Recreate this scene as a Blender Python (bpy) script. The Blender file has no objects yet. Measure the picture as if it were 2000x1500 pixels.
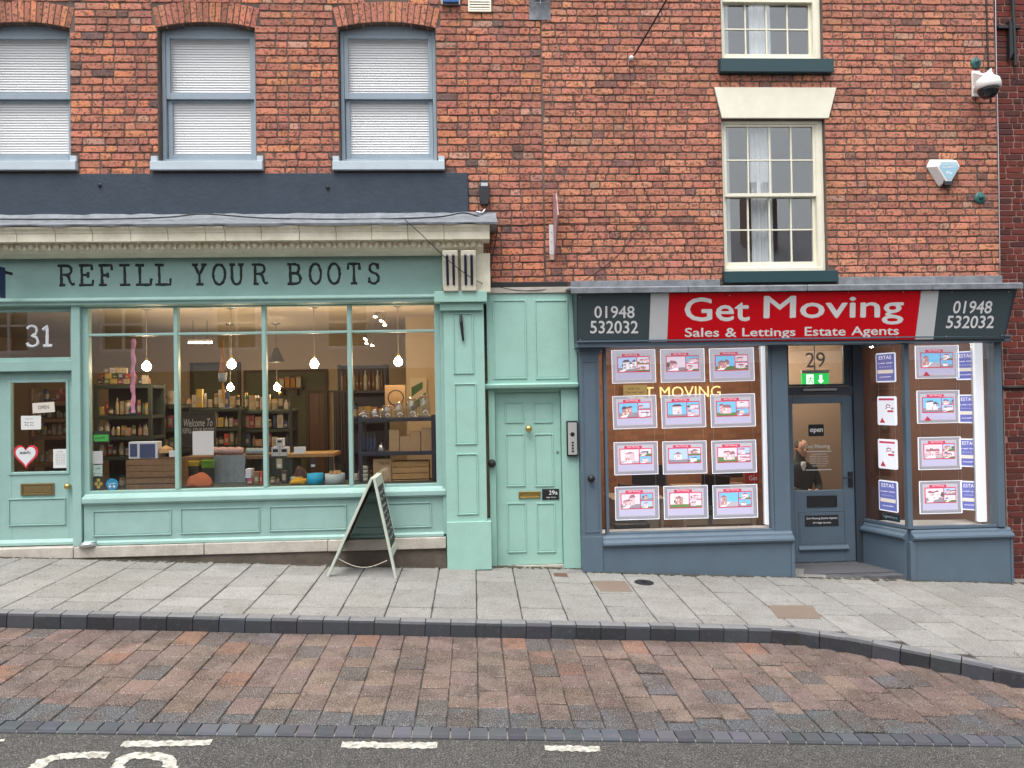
import bpy, bmesh, math, random
from mathutils import Vector, Matrix
random.seed(7)
S = bpy.context.scene
R_ = math.radians
# ------------------------------------------------------------------ camera
F, D, H = 1500.0, 8.9, 1.952
cam = bpy.data.cameras.new('camera'); camo = bpy.data.objects.new('camera', cam)
S.collection.objects.link(camo); S.camera = camo
cam.sensor_width = 36; cam.lens = F / 2000 * 36; cam.clip_end = 500
CR = Matrix.Rotation(-R_(2.9), 3, 'Z') @ Matrix.Rotation(R_(90.85), 3, 'X') @ Matrix.Rotation(-R_(1.0), 3, 'Z')
camo.matrix_world = Matrix.Translation((0, -D, H)) @ CR.to_4x4()
CP = Vector((0, -D, H))
# ------------------------------------------------------------------ world, sun, exposure
SUN_EL, SUN_AZ = 68, 205
w = bpy.data.worlds.new('World'); S.world = w; w.use_nodes = True
nt = w.node_tree; bg = nt.nodes['Background']
sky = nt.nodes.new('ShaderNodeTexSky'); sky.sky_type = 'NISHITA'; sky.sun_disc = False
sky.sun_elevation = R_(SUN_EL); sky.sun_rotation = R_(SUN_AZ); sky.dust_density = 4; sky.air_density = 1.2
hs = nt.nodes.new('ShaderNodeHueSaturation'); hs.inputs['Saturation'].default_value = 0.22
nt.links.new(sky.outputs[0], hs.inputs['Color']); nt.links.new(hs.outputs[0], bg.inputs[0])
bg.inputs[1].default_value = 0.15
sl = bpy.data.lights.new('sun', 'SUN'); sl.energy = 1.5; sl.angle = R_(40); sl.color = (1, .97, .93)
so = bpy.data.objects.new('sun', sl); S.collection.objects.link(so)
az = R_(SUN_AZ)   # direction towards the sun: behind the camera, a little to its left
sd = Vector((math.sin(az) * math.cos(R_(SUN_EL)), math.cos(az) * math.cos(R_(SUN_EL)), math.sin(R_(SUN_EL))))
so.rotation_euler = sd.to_track_quat('Z', 'Y').to_euler()
S.view_settings.view_transform = 'Standard'; S.view_settings.look = 'None'
S.view_settings.exposure = 0.8; S.view_settings.gamma = 1
S.render.engine = 'CYCLES'; S.cycles.use_denoising = True
S.cycles.max_bounces = 8; S.cycles.transparent_max_bounces = 16; S.cycles.diffuse_bounces = 3
S.cycles.glossy_bounces = 3; S.cycles.caustics_reflective = False; S.cycles.caustics_refractive = False
S.cycles.sample_clamp_indirect = 4

# ------------------------------------------------------------------ pixels to places
def ray(px, py): return CR @ Vector(((px - 1000) / F, -(py - 750) / F, -1))
def W(px, py, Y=0.0):
    d = ray(px, py); return CP + d * ((Y + D) / d.y)
SL, CF = 0.054, 0.025                       # the street falls to the right, the pavement to the kerb
def gz(X, Y): return -SL * X + CF * (Y + .15)
def G(px, py, dz=0.0):
    d = ray(px, py); n = Vector((SL, -CF, 1)); k = CF * .15 + dz
    return CP + d * ((k - n.dot(CP)) / n.dot(d))
def PL(px, py, A, B):                       # on the upright plane through plan points A and B
    d = ray(px, py); n = Vector((B[1] - A[1], A[0] - B[0], 0)); a = Vector((A[0], A[1], 0))
    return CP + d * (n.dot(a - CP) / n.dot(d))
def rc(x0, y0, x1, y1, Y=0.0):              # pixel box -> X0, X1, Z0, Z1 on plane Y
    xm, ym = (x0 + x1) / 2, (y0 + y1) / 2
    return W(x0, ym, Y).x, W(x1, ym, Y).x, W(xm, y1, Y).z, W(xm, y0, Y).z

# ------------------------------------------------------------------ builders
COL = S.collection
class MB:
    def __init__(s): s.v = []; s.f = []; s.m = []; s.mi = 0
    def add(s, vs, fs):
        o = len(s.v); s.v += [tuple(v) for v in vs]; s.f += [tuple(i + o for i in f) for f in fs]; s.m += [s.mi] * len(fs); return s
    def box(s, x0, x1, y0, y1, z0, z1):
        if x0 > x1: x0, x1 = x1, x0
        if y0 > y1: y0, y1 = y1, y0
        if z0 > z1: z0, z1 = z1, z0
        return s.add([(x0,y0,z0),(x1,y0,z0),(x1,y1,z0),(x0,y1,z0),(x0,y0,z1),(x1,y0,z1),(x1,y1,z1),(x0,y1,z1)],
                     [(0,1,5,4),(1,2,6,5),(2,3,7,6),(3,0,4,7),(4,5,6,7),(3,2,1,0)])
    def frame(s, x0, x1, z0, z1, y0, y1, t, b=None):
        b = b or t
        s.box(x0, x0+t, y0, y1, z0, z1); s.box(x1-t, x1, y0, y1, z0, z1)
        s.box(x0+t, x1-t, y0, y1, z1-t, z1); s.box(x0+t, x1-t, y0, y1, z0, z0+b); return s
    def ext(s, pts, fn0, fn1):              # loop of 2-D points between two mapped ends
        n = len(pts); a = [fn0(*p) for p in pts]; b = [fn1(*p) for p in pts]
        fs = [(i, (i+1) % n, n+(i+1) % n, n+i) for i in range(n)] + [tuple(range(n-1, -1, -1)), tuple(range(n, 2*n))]
        return s.add(a + b, fs)
    def prof(s, yz, x0, x1): return s.ext(yz, lambda y, z: (x0, y, z), lambda y, z: (x1, y, z))
    def slab(s, xz, y0, y1): return s.ext(xz, lambda x, z: (x, y0, z), lambda x, z: (x, y1, z))
    def plate(s, xy, z0, z1): return s.ext(xy, lambda x, y: (x, y, z0), lambda x, y: (x, y, z1))
    def cyl(s, a, b, r, n=12, r2=None):
        a, b = Vector(a), Vector(b); r2 = r if r2 is None else r2; d = (b - a).normalized()
        u = d.orthogonal().normalized(); q = d.cross(u); vs = []
        for c, rr in ((a, r), (b, r2)):
            vs += [c + (u*math.cos(t)+q*math.sin(t))*rr for t in [2*math.pi*i/n for i in range(n)]]
        return s.add(vs, [(i,(i+1)%n,n+(i+1)%n,n+i) for i in range(n)] + [tuple(range(n-1,-1,-1)), tuple(range(n,2*n))])
    def tube(s, pts, r, n=6):
        pts = [Vector(p) for p in pts]; vs = []; k = len(pts)
        for i, p in enumerate(pts):
            d = (pts[min(i+1,k-1)] - pts[max(i-1,0)]).normalized(); u = d.cross(Vector((.13,.31,.94))).normalized(); q = d.cross(u)
            rr = r[i] if isinstance(r, (list, tuple)) else r
            vs += [p + (u*math.cos(2*math.pi*j/n)+q*math.sin(2*math.pi*j/n))*rr for j in range(n)]
        fs = [(i*n+j, i*n+(j+1)%n, (i+1)*n+(j+1)%n, (i+1)*n+j) for i in range(k-1) for j in range(n)]
        return s.add(vs, fs + [tuple(range(n-1,-1,-1)), tuple(range((k-1)*n, k*n))])
    def lathe(s, prof, c=(0,0,0), axis='Z', n=16):   # prof: (radius, height)
        vs = []; k = len(prof); c = Vector(c)
        for r, h in prof:
            for j in range(n):
                a = 2*math.pi*j/n; x, y = max(r,1e-4)*math.cos(a), max(r,1e-4)*math.sin(a)
                vs.append(c + Vector((x,y,h) if axis == 'Z' else (x,-h,y)))
        fs = [(i*n+j, i*n+(j+1)%n, (i+1)*n+(j+1)%n, (i+1)*n+j) for i in range(k-1) for j in range(n)]
        return s.add(vs, fs + [tuple(range(n-1,-1,-1)), tuple(range((k-1)*n,k*n))])
    def mesh(s, name, mats):
        me = bpy.data.meshes.new(name); me.from_pydata(s.v, [], s.f)
        for m in mats if isinstance(mats, (list, tuple)) else [mats]: me.materials.append(m)
        me.polygons.foreach_set('material_index', s.m)
        b = bmesh.new(); b.from_mesh(me); bmesh.ops.recalc_face_normals(b, faces=b.faces); b.to_mesh(me); b.free()
        return me
    def build(s, name, mats, parent=None, bevel=0, smooth=False):
        return put(name, s.mesh(name, mats), parent, bevel, smooth)
def put(name, me, parent=None, bevel=0, smooth=False):
    o = bpy.data.objects.new(name, me); COL.objects.link(o)
    if parent is not None:
        o.parent = parent
        if 'local' not in parent:
            p = parent
            off = Vector((0,0,0))
            while p is not None:
                off += p.location; p = p.parent
            if parent.type == 'EMPTY': o.matrix_parent_inverse = Matrix.Translation(-off)
    if bevel:
        m = o.modifiers.new('edge', 'BEVEL'); m.width = bevel; m.segments = 2; m.limit_method = 'ANGLE'
    if smooth:
        for p in me.polygons: p.use_smooth = True
    return o
def tag(o, label, cat, group=None, kind=None):
    if label: o['label'] = label
    if cat: o['category'] = cat
    if group: o['group'] = group
    if kind: o['kind'] = kind
    return o
def thing(name, label, cat, loc=(0,0,0), group=None, rz=0, local=False):
    o = bpy.data.objects.new(name, None); COL.objects.link(o); o.location = loc; o.rotation_euler.z = rz
    o.empty_display_size = .1
    if local: o['local'] = 1
    return tag(o, label, cat, group)
def B(name, mat, parent, *a, bevel=0):
    return MB().box(*a).build(name, mat, parent, bevel)
def copy_thing(root, loc, rz=0, label=None):
    r = root.copy(); COL.objects.link(r); r.location = loc; r.rotation_euler.z = rz
    if label: r['label'] = label
    for ch in list(root.children):
        c = ch.copy(); COL.objects.link(c); c.parent = r
        for g in ch.children:
            d = g.copy(); COL.objects.link(d); d.parent = c
    return r

# ------------------------------------------------------------------ materials
MATS = {}
def mat(name, col, rough=.6, metal=0, noise=0, scale=8, bump=0, bscale=60, dark=None, spec=.5, emit=0, ecol=None, alpha=None, streak=False, chips=0, chipcol=(.5,.47,.4)):
    if name in MATS: return MATS[name]
    m = bpy.data.materials.new(name); m.use_nodes = True; n = m.node_tree.nodes; L = m.node_tree.links.new
    p = n['Principled BSDF']; p.inputs['Base Color'].default_value = (*col, 1); p.inputs['Roughness'].default_value = rough
    p.inputs['Metallic'].default_value = metal; p.inputs['Specular IOR Level'].default_value = spec
    if noise or bump:
        g = n.new('ShaderNodeNewGeometry'); mp = n.new('ShaderNodeMapping'); L(g.outputs['Position'], mp.inputs[0])
        if streak: mp.inputs['Scale'].default_value = (1, 1, .12)
    if noise:
        t = n.new('ShaderNodeTexNoise'); t.inputs['Scale'].default_value = scale; t.inputs['Detail'].default_value = 6; t.inputs['Roughness'].default_value = .65
        L(mp.outputs[0], t.inputs['Vector']); r = n.new('ShaderNodeMapRange')
        r.inputs[1].default_value = .35; r.inputs[2].default_value = .72; r.inputs[3].default_value = 0; r.inputs[4].default_value = noise
        L(t.outputs[0], r.inputs[0]); x = n.new('ShaderNodeMix'); x.data_type = 'RGBA'
        x.inputs[6].default_value = (*col, 1); x.inputs[7].default_value = (*(dark or [c*.45 for c in col]), 1)
        L(r.outputs[0], x.inputs[0]); L(x.outputs[2], p.inputs['Base Color'])
        rr = n.new('ShaderNodeMapRange'); rr.inputs[3].default_value = rough-.08; rr.inputs[4].default_value = min(1, rough+.15)
        L(t.outputs[0], rr.inputs[0]); L(rr.outputs[0], p.inputs['Roughness'])
    if chips:
        tc = n.new('ShaderNodeTexNoise'); tc.inputs['Scale'].default_value = 34; tc.inputs['Detail'].default_value = 5; tc.inputs['Roughness'].default_value = .7
        gc = n.new('ShaderNodeNewGeometry'); mc = n.new('ShaderNodeMapping'); mc.inputs['Scale'].default_value = (1,1,.55); L(gc.outputs['Position'], mc.inputs[0]); L(mc.outputs[0], tc.inputs['Vector'])
        rm = n.new('ShaderNodeMapRange'); rm.inputs[1].default_value = .68; rm.inputs[2].default_value = .72; rm.inputs[4].default_value = chips; L(tc.outputs[0], rm.inputs[0])
        xc = n.new('ShaderNodeMix'); xc.data_type = 'RGBA'; xc.inputs[7].default_value = (*chipcol, 1); L(rm.outputs[0], xc.inputs[0]); L(x.outputs[2], xc.inputs[6]); L(xc.outputs[2], p.inputs['Base Color'])
    if bump:
        t2 = n.new('ShaderNodeTexNoise'); t2.inputs['Scale'].default_value = bscale; t2.inputs['Detail'].default_value = 4
        L(mp.outputs[0], t2.inputs['Vector']); bp = n.new('ShaderNodeBump'); bp.inputs['Strength'].default_value = bump; bp.inputs['Distance'].default_value = .01
        L(t2.outputs[0], bp.inputs['Height']); L(bp.outputs[0], p.inputs['Normal'])
    if emit:
        p.inputs['Emission Color'].default_value = (*(ecol or col), 1); p.inputs['Emission Strength'].default_value = emit
    MATS[name] = m; return m
def masonry(name, spots, spotcol, spk=0, spkscale=300, rough=.85, bump=.35, stain=.3, stcol=(.06,.045,.04), spotscale=38, thr=.56, bloom=0, gum=0):
    """colour per piece (object colour x tint), soot spots, broad stains, fine grain"""
    m = bpy.data.materials.new(name); m.use_nodes = True; n = m.node_tree.nodes; L = m.node_tree.links.new
    p = n['Principled BSDF']; p.inputs['Roughness'].default_value = rough; p.inputs['Specular IOR Level'].default_value = .25
    oi = n.new('ShaderNodeObjectInfo'); at = n.new('ShaderNodeAttribute'); at.attribute_name = 'tint'
    mu = n.new('ShaderNodeMix'); mu.data_type = 'RGBA'; mu.blend_type = 'MULTIPLY'; mu.inputs[0].default_value = 1
    L(oi.outputs['Color'], mu.inputs[6]); L(at.outputs['Color'], mu.inputs[7])
    g = n.new('ShaderNodeNewGeometry'); last = mu.outputs[2]; hts = []
    def layer(scale, lo, hi, amt, col, last, detail=5, rgh=.65):
        t = n.new('ShaderNodeTexNoise'); t.inputs['Scale'].default_value = scale; t.inputs['Detail'].default_value = detail; t.inputs['Roughness'].default_value = rgh
        L(g.outputs['Position'], t.inputs['Vector']); r = n.new('ShaderNodeMapRange')
        r.inputs[1].default_value = lo; r.inputs[2].default_value = hi; r.inputs[4].default_value = amt
        L(t.outputs[0], r.inputs[0]); x = n.new('ShaderNodeMix'); x.data_type = 'RGBA'
        L(r.outputs[0], x.inputs[0]); L(last, x.inputs[6]); x.inputs[7].default_value = (*col, 1); hts.append(t); return x.outputs[2]
    last = layer(spotscale, thr, thr+.1, spots, spotcol, last)
    if bloom: last = layer(85, .56, .64, .6, (.07,.042,.038), last); last = layer(45, .52, .66, bloom, (.48,.225,.15), last)
    last = layer(1.3, .48, .75, stain, stcol, last)
    if gum: last = layer(16, .70, .715, gum, (.1,.095,.085), last, 2, .4); last = layer(.55, .45, .7, .45, (.16,.145,.12), last)
    if spk:
        last = layer(spkscale, .55, .62, spk, (.75,.72,.68), last, 1, .5); last = layer(spkscale*.8, .58, .64, spk, (.03,.03,.03), last, 1, .5)
    L(last, p.inputs['Base Color'])
    bp = n.new('ShaderNodeBump'); bp.inputs['Strength'].default_value = bump; bp.inputs['Distance'].default_value = .012
    L(hts[0].outputs[0], bp.inputs['Height']); L(bp.outputs[0], p.inputs['Normal'])
    return m
def glass(name, tint=(1,1,1), k=1.0, rough=0.0):
    m = bpy.data.materials.new(name); m.use_nodes = True; n = m.node_tree.nodes; L = m.node_tree.links.new
    for x in list(n):
        if x.type == 'BSDF_PRINCIPLED': n.remove(x)
    out = [x for x in n if x.type == 'OUTPUT_MATERIAL'][0]
    t = n.new('ShaderNodeBsdfTransparent'); t.inputs[0].default_value = (*tint, 1); g = n.new('ShaderNodeBsdfGlossy'); g.inputs['Roughness'].default_value = rough
    f = n.new('ShaderNodeLayerWeight'); f.inputs[0].default_value = .5; pw = n.new('ShaderNodeMath'); pw.operation = 'POWER'; pw.inputs[1].default_value = 5
    mm = n.new('ShaderNodeMath'); mm.operation = 'MULTIPLY_ADD'; mm.inputs[1].default_value = .9; mm.inputs[2].default_value = .043*k   # Schlick, same from both sides
    mm.use_clamp = True; x = n.new('ShaderNodeMixShader'); L(f.outputs['Facing'], pw.inputs[0]); L(pw.outputs[0], mm.inputs[0]); L(mm.outputs[0], x.inputs[0])
    L(t.outputs[0], x.inputs[1]); L(g.outputs[0], x.inputs[2]); L(x.outputs[0], out.inputs[0]); return m
M_brick = masonry('weathered_brick', .8, (.075,.043,.037), stain=.5, stcol=(.15,.065,.045), spotscale=30, thr=.505, bloom=.5)
M_brick2 = masonry('clean_brick', .3, (.08,.03,.025), stain=.12, bump=.2)
M_flag = masonry('granite_flag', .3, (.15,.14,.125), spk=.32, spkscale=150, stain=.4, stcol=(.13,.12,.105), bump=.15, spotscale=5, thr=.5, gum=.7)
M_paver = masonry('clay_paver', .6, (.045,.027,.021), spk=.3, spkscale=150, stain=.7, stcol=(.07,.034,.021), bump=.3, rough=.55, spotscale=3.2, thr=.47)
M_kerb = masonry('blue_brick', .4, (.13,.12,.12), stain=.25, stcol=(.03,.03,.035), bump=.15, rough=.5, spotscale=20)
M_mortar = mat('mortar', (.17,.125,.1), .95, noise=.9, scale=1.6, dark=(.045,.033,.028), bump=.4, bscale=120)
M_mortar2 = mat('pale_mortar', (.34,.2,.165), .95, noise=.4, scale=4, bump=.3)
M_joint = mat('joint_sand', (.055,.05,.045), .95, noise=.6, scale=5, bump=.3)
M_green = mat('sage_paint', (.31,.495,.455), .45, noise=.5, scale=4.5, dark=(.23,.375,.34), bump=.2, bscale=34, chips=.5, chipcol=(.2,.32,.3))
M_mint = mat('mint_paint', (.345,.58,.505), .45, noise=.5, scale=4, dark=(.265,.455,.39), bump=.2, bscale=34, chips=.5, chipcol=(.2,.31,.26))
M_grey = mat('slate_grey_paint', (.104,.15,.197), .48, noise=.45, scale=4, dark=(.075,.11,.147), bump=.12, bscale=30, chips=.4, chipcol=(.2,.23,.26))
M_dgrey = mat('dark_grey_paint', (.045,.058,.075), .42, noise=.2, scale=3)
M_signgrey = mat('sign_grey', (.062,.09,.102), .38, noise=.12, scale=2)
M_red = mat('sign_red', (.72,.005,.014), .4, noise=.1, scale=2, spec=.2)
M_white = mat('white_print', (.9,.9,.9), .5)
M_offw = mat('sign_white', (.7,.72,.74), .45, noise=.12, scale=4)
M_wood_lb = mat('pale_blue_paint', (.30,.37,.43), .5, noise=.3, scale=5, dark=(.2,.24,.28), bump=.1, bscale=40)
M_sill = mat('sill_paint', (.50,.58,.64), .5, noise=.3, scale=5, dark=(.33,.38,.42), bump=.1)
M_cream = mat('cream_paint', (.86,.83,.69), .5, noise=.3, scale=5, dark=(.58,.53,.38), bump=.08)
M_stone = mat('cream_faience', (.88,.84,.68), .4, noise=.5, scale=6, dark=(.5,.43,.28), bump=.1, bscale=20)
M_plinth = mat('pale_stone', (.55,.51,.45), .8, noise=.6, scale=5, dark=(.2,.17,.14), bump=.3, bscale=50)
M_brown = mat('dirty_render', (.13,.105,.085), .9, noise=.6, scale=8, dark=(.06,.05,.04), bump=.4)
M_band = mat('navy_render', (.038,.056,.08), .8, noise=.3, scale=6, dark=(.03,.04,.055), bump=.5, bscale=22)
M_lead = mat('weathered_lead', (.25,.27,.3), .5, noise=.75, scale=9, dark=(.08,.09,.1), bump=.3, bscale=14)
M_teal = mat('bottle_green_paint', (.018,.055,.065), .35)
M_tealp = mat('verdigris_iron', (.03,.13,.13), .5, noise=.4, scale=30)
M_black = mat('black_iron', (.015,.015,.017), .45)
M_bplast = mat('black_plastic', (.02,.021,.024), .35)
M_navy = mat('navy_inlay', (.012,.018,.04), .4)
M_asph = masonry('asphalt', .6, (.04,.039,.037), spk=.17, spkscale=120, rough=.9, bump=.6, stain=.5, stcol=(.08,.078,.072), spotscale=14, thr=.45)
M_paint = mat('road_paint', (.68,.66,.58), .85, noise=1, scale=26, dark=(.1,.097,.09), bump=.4, bscale=160)
M_brass = mat('brass', (.62,.45,.16), .3, metal=.9, noise=.3, scale=30)
M_obrass = mat('tarnished_brass', (.26,.19,.08), .45, metal=.6, noise=.5, scale=30)
M_steel = mat('steel', (.55,.56,.58), .3, metal=.9)
M_chalk = mat('chalkboard', (.022,.024,.026), .7)
M_blind = mat('white_blind', (.9,.91,.91), .5)
M_plast = mat('white_plastic', (.8,.8,.78), .4)
M_dome = mat('smoked_dome', (.02,.022,.03), .08)
M_glass = glass('shop_glass', k=2.4); M_uglass = glass('sash_glass', (.97,.985,.985), 3.6); M_bglass = glass('thin_sash_glass', (1,1,1), .9); M_acryl = glass('clear_acrylic', (.94,.96,.98), 1.2)
M_glow = glass('glowing_acrylic')
_n = M_glow.node_tree; _e = _n.nodes.new('ShaderNodeEmission'); _e.inputs[0].default_value = (.75,.75,.88,1); _e.inputs[1].default_value = .5; _m = _n.nodes.new('ShaderNodeMixShader'); _m.inputs[0].default_value = .5
_o = [x for x in _n.nodes if x.type == 'OUTPUT_MATERIAL'][0]; _src = _o.inputs[0].links[0].from_socket; _n.links.new(_src, _m.inputs[1]); _n.links.new(_e.outputs[0], _m.inputs[2]); _n.links.new(_m.outputs[0], _o.inputs[0])
M_jar = glass('jar_glass', (.82,.86,.84), 6.0, .05)
M_edge = mat('acrylic_edge', (.85,.88,.95), .2, emit=.8)
M_bulb = mat('lit_globe_bulb', (1,.85,.6), .4, emit=105, ecol=(1,.76,.46))
M_tubeL = mat('lit_tube', (1,.9,.7), .4, emit=50, ecol=(1,.85,.6))
M_led = mat('led_strip', (.8,.82,.86), .4, emit=.5)
def flat(name, c, rough=.7, **k): return mat(name, c, rough, **k)

# ------------------------------------------------------------------ lettering
def text(body, x0, x1, z0, z1, y, m, name='lettering', parent=None, bold=0.0, shear=0, fn=None, depth=.004, space=1.0, fat=0):
    if body[0] == '~':                        # writing too small to read: one run of strokes per word, word lengths as in the marker
        mp = fn or (lambda u, q: (x0+(x1-x0)*u, y, z0+(z1-z0)*q)); mb = MB(); ws = body[1:].split(); tot = sum(map(len, ws))+len(ws)-1; p = 0; rn = random.Random(body)
        for wd in ws:
            for k in range(len(wd)):
                u0 = (p+.12)/tot; u1 = (p+.9)/tot; lo = 0 if rn.random() < .7 else .2; hi = 1 if rn.random() < .35 else .7; t = .22/tot
                mb.add([mp(u0,lo),mp(u0+t,lo),mp(u0+t,hi),mp(u0,hi)], [(0,1,2,3)]); mb.add([mp(u0+t,hi-.2),mp(u1,hi-.35*rn.random()-.05),mp(u1,hi-.5),mp(u0+t,hi-.4)], [(0,1,2,3)]); p += 1
            p += 1
        o = mb.build(name, m, parent); o['kind'] = 'stuff'; return o
    cu = bpy.data.curves.new('t', 'FONT'); cu.body = body; cu.offset = bold; cu.shear = shear; cu.resolution_u = 3; cu.space_character = space
    o = bpy.data.objects.new('t', cu); COL.objects.link(o); dg = bpy.context.evaluated_depsgraph_get()
    me = bpy.data.meshes.new_from_object(o.evaluated_get(dg)); bpy.data.objects.remove(o); bpy.data.curves.remove(cu)
    xs = [v.co.x for v in me.vertices]; zs = [v.co.y for v in me.vertices]
    a, b, c, d = min(xs), max(xs), min(zs), max(zs)
    mb = MB()
    for k, (du, dq) in enumerate(((0,0),(fat,0),(-fat,0),(0,fat*1.2),(0,-fat*1.2)) if fat else ((0,0),)):     # overprinted to weight the strokes
        vs = []
        for v in me.vertices:
            u = (v.co.x-a+du)/(b-a); q = (v.co.y-c+dq)/(d-c); e = Vector((0, k*.0004, 0))
            vs.append((Vector(fn(u, q)) if fn else Vector((x0+(x1-x0)*u, y, z0+(z1-z0)*q)))+e)
        mb.add(vs, [tuple(p.vertices) for p in me.polygons])
    bpy.data.meshes.remove(me)
    o = mb.build(name, m, parent); return o
LET = {  # typewriter letters as strokes on a 1 x 1 cell
 'R': [[(.12,0),(.45,0)],[(.02,1),(.5,1)],[(.24,0),(.22,1)],[(.4,1),(.68,.97),(.8,.84),(.8,.68),(.66,.55),(.3,.52)],[(.5,.52),(.66,.42),(.76,.12),(.86,.02),(1,.08)]],
 'E': [[(.02,0),(.92,0),(.97,.26)],[(.02,1),(.86,1),(.9,.76)],[(.2,0),(.2,1)],[(.2,.52),(.62,.52)],[(.62,.66),(.62,.38)]],
 'F': [[(.05,0),(.6,0)],[(.02,1),(.92,1),(.96,.74)],[(.27,0),(.24,1)],[(.26,.5),(.66,.5)],[(.66,.64),(.66,.36)]],
 'I': [[(.08,0),(.92,0)],[(.05,1),(.88,1)],[(.5,0),(.48,1)]],
 'L': [[(.05,0),(.94,0),(.98,.32)],[(.02,1),(.56,1)],[(.3,0),(.28,1)]],
 'Y': [[(.28,0),(.76,0)],[(.0,1),(.4,1)],[(.62,1),(1,1)],[(.16,1),(.5,.48),(.84,1)],[(.5,.48),(.52,0)]],
 'O': [[(.5+.45*math.sin(t*math.pi/8), .5+.52*math.cos(t*math.pi/8)) for t in range(17)]],
 'U': [[(0,1),(.4,1)],[(.62,1),(1,1)],[(.18,1),(.18,.3),(.3,.05),(.5,-.02),(.72,.06),(.82,.3),(.82,1)]],
 'B': [[(.02,0),(.6,0),(.85,.06),(.93,.26),(.82,.46),(.6,.54),(.24,.54)],[(.02,1),(.55,1),(.78,.94),(.83,.76),(.76,.6),(.6,.54)],[(.22,0),(.2,1)]],
 'T': [[(.25,0),(.78,0)],[(.02,.7),(.05,1),(.95,1),(.98,.7)],[(.52,0),(.5,1)]],
 '3': [[(.1,.86),(.2,.97),(.45,1.02),(.7,.96),(.78,.78),(.7,.6),(.42,.52),(.75,.44),(.88,.26),(.78,.06),(.45,-.02),(.15,.04),(.06,.18)]],
 '1': [[(.1,.8),(.5,1),(.5,0)],[(.12,0),(.88,0)]],
 'S': [[(.08,.02),(.1,.3)],[(.1,.14),(.3,0),(.62,-.01),(.88,.12),(.9,.34),(.68,.5),(.34,.56),(.14,.7),(.18,.9),(.42,1.02),(.68,.98),(.86,.84)],[(.87,1),(.86,.72)]]}
def painted_letter(ch, x0, x1, z0, z1, y, r, m, parent):
    cu = bpy.data.curves.new('l', 'CURVE'); cu.dimensions = '3D'; cu.bevel_depth = r; cu.bevel_resolution = 1; cu.use_fill_caps = True
    for st in LET[ch]:
        pts = []
        for (a, b), (c, d) in zip(st, st[1:]):
            k = max(2, int(math.hypot((c-a)*(x1-x0), (d-b)*(z1-z0)) / .035))
            pts += [(a+(c-a)*i/k, b+(d-b)*i/k) for i in range(k)]
        pts.append(st[-1]); sp = cu.splines.new('POLY'); sp.points.add(len(pts)-1)
        for q, (a, b) in zip(sp.points, pts):
            q.co = (x0+(x1-x0)*a+random.uniform(-.002,.002), 0, z0+(z1-z0)*b+random.uniform(-.002,.002), 1); q.radius = random.uniform(.78, 1.2)
    o = bpy.data.objects.new('l', cu); COL.objects.link(o)
    me = bpy.data.meshes.new_from_object(o.evaluated_get(bpy.context.evaluated_depsgraph_get()))
    bpy.data.objects.remove(o); bpy.data.curves.remove(cu)
    for v in me.vertices: v.co.y = y + v.co.y * .12
    me.materials.clear(); me.materials.append(m); return put('letter', me, parent)

# ------------------------------------------------------------------ laid pieces (bricks, pavers, flags)
def piece_mesh(name, L, Hh, dep, m, jit, bev, seed, plane='XZ', n_side=2):
    """one irregular brick of nominal size, centred, front towards -Y (XZ) or top towards +Z (XY)"""
    rnd = random.Random(seed); out = []
    cs = [(-L/2,-Hh/2),(L/2,-Hh/2),(L/2,Hh/2),(-L/2,Hh/2)]
    for i in range(4):
        a, b = cs[i], cs[(i+1) % 4]; k = (n_side+1 if i % 2 == 0 else n_side)
        c = min(L, Hh)*(.07 if Hh < .15 else .012)
        for j in range(k):
            t = j/k; x, z = a[0]+(b[0]-a[0])*t, a[1]+(b[1]-a[1])*t
            out.append((x+rnd.uniform(-jit,jit)-(c*.5*math.copysign(1,x) if j == 0 else 0), z+rnd.uniform(-jit,jit)-(c*.5*math.copysign(1,z) if j == 0 else 0)))
    n = len(out); sx, sz = 1-2*bev/L, 1-2*bev/Hh
    f = (lambda x, z, y: (x, y, z)) if plane == 'XZ' else (lambda x, z, y: (x, z, -y))
    vs = [f(x*sx, z*sz, rnd.uniform(-.0012,.0012)) for x, z in out] + [f(x, z, bev) for x, z in out] + [f(x, z, dep) for x, z in out]
    fs = [tuple(range(n))] + [(i,(i+1)%n,n+(i+1)%n,n+i) for i in range(n)] + [(n+i,n+(i+1)%n,2*n+(i+1)%n,2*n+i) for i in range(n)]
    mb = MB().add(vs, fs); me = mb.mesh(name, m)
    at = me.color_attributes.new('tint', 'FLOAT_COLOR', 'POINT')
    at.data.foreach_set('color', [1.0]*4*len(me.vertices)); return me
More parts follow.
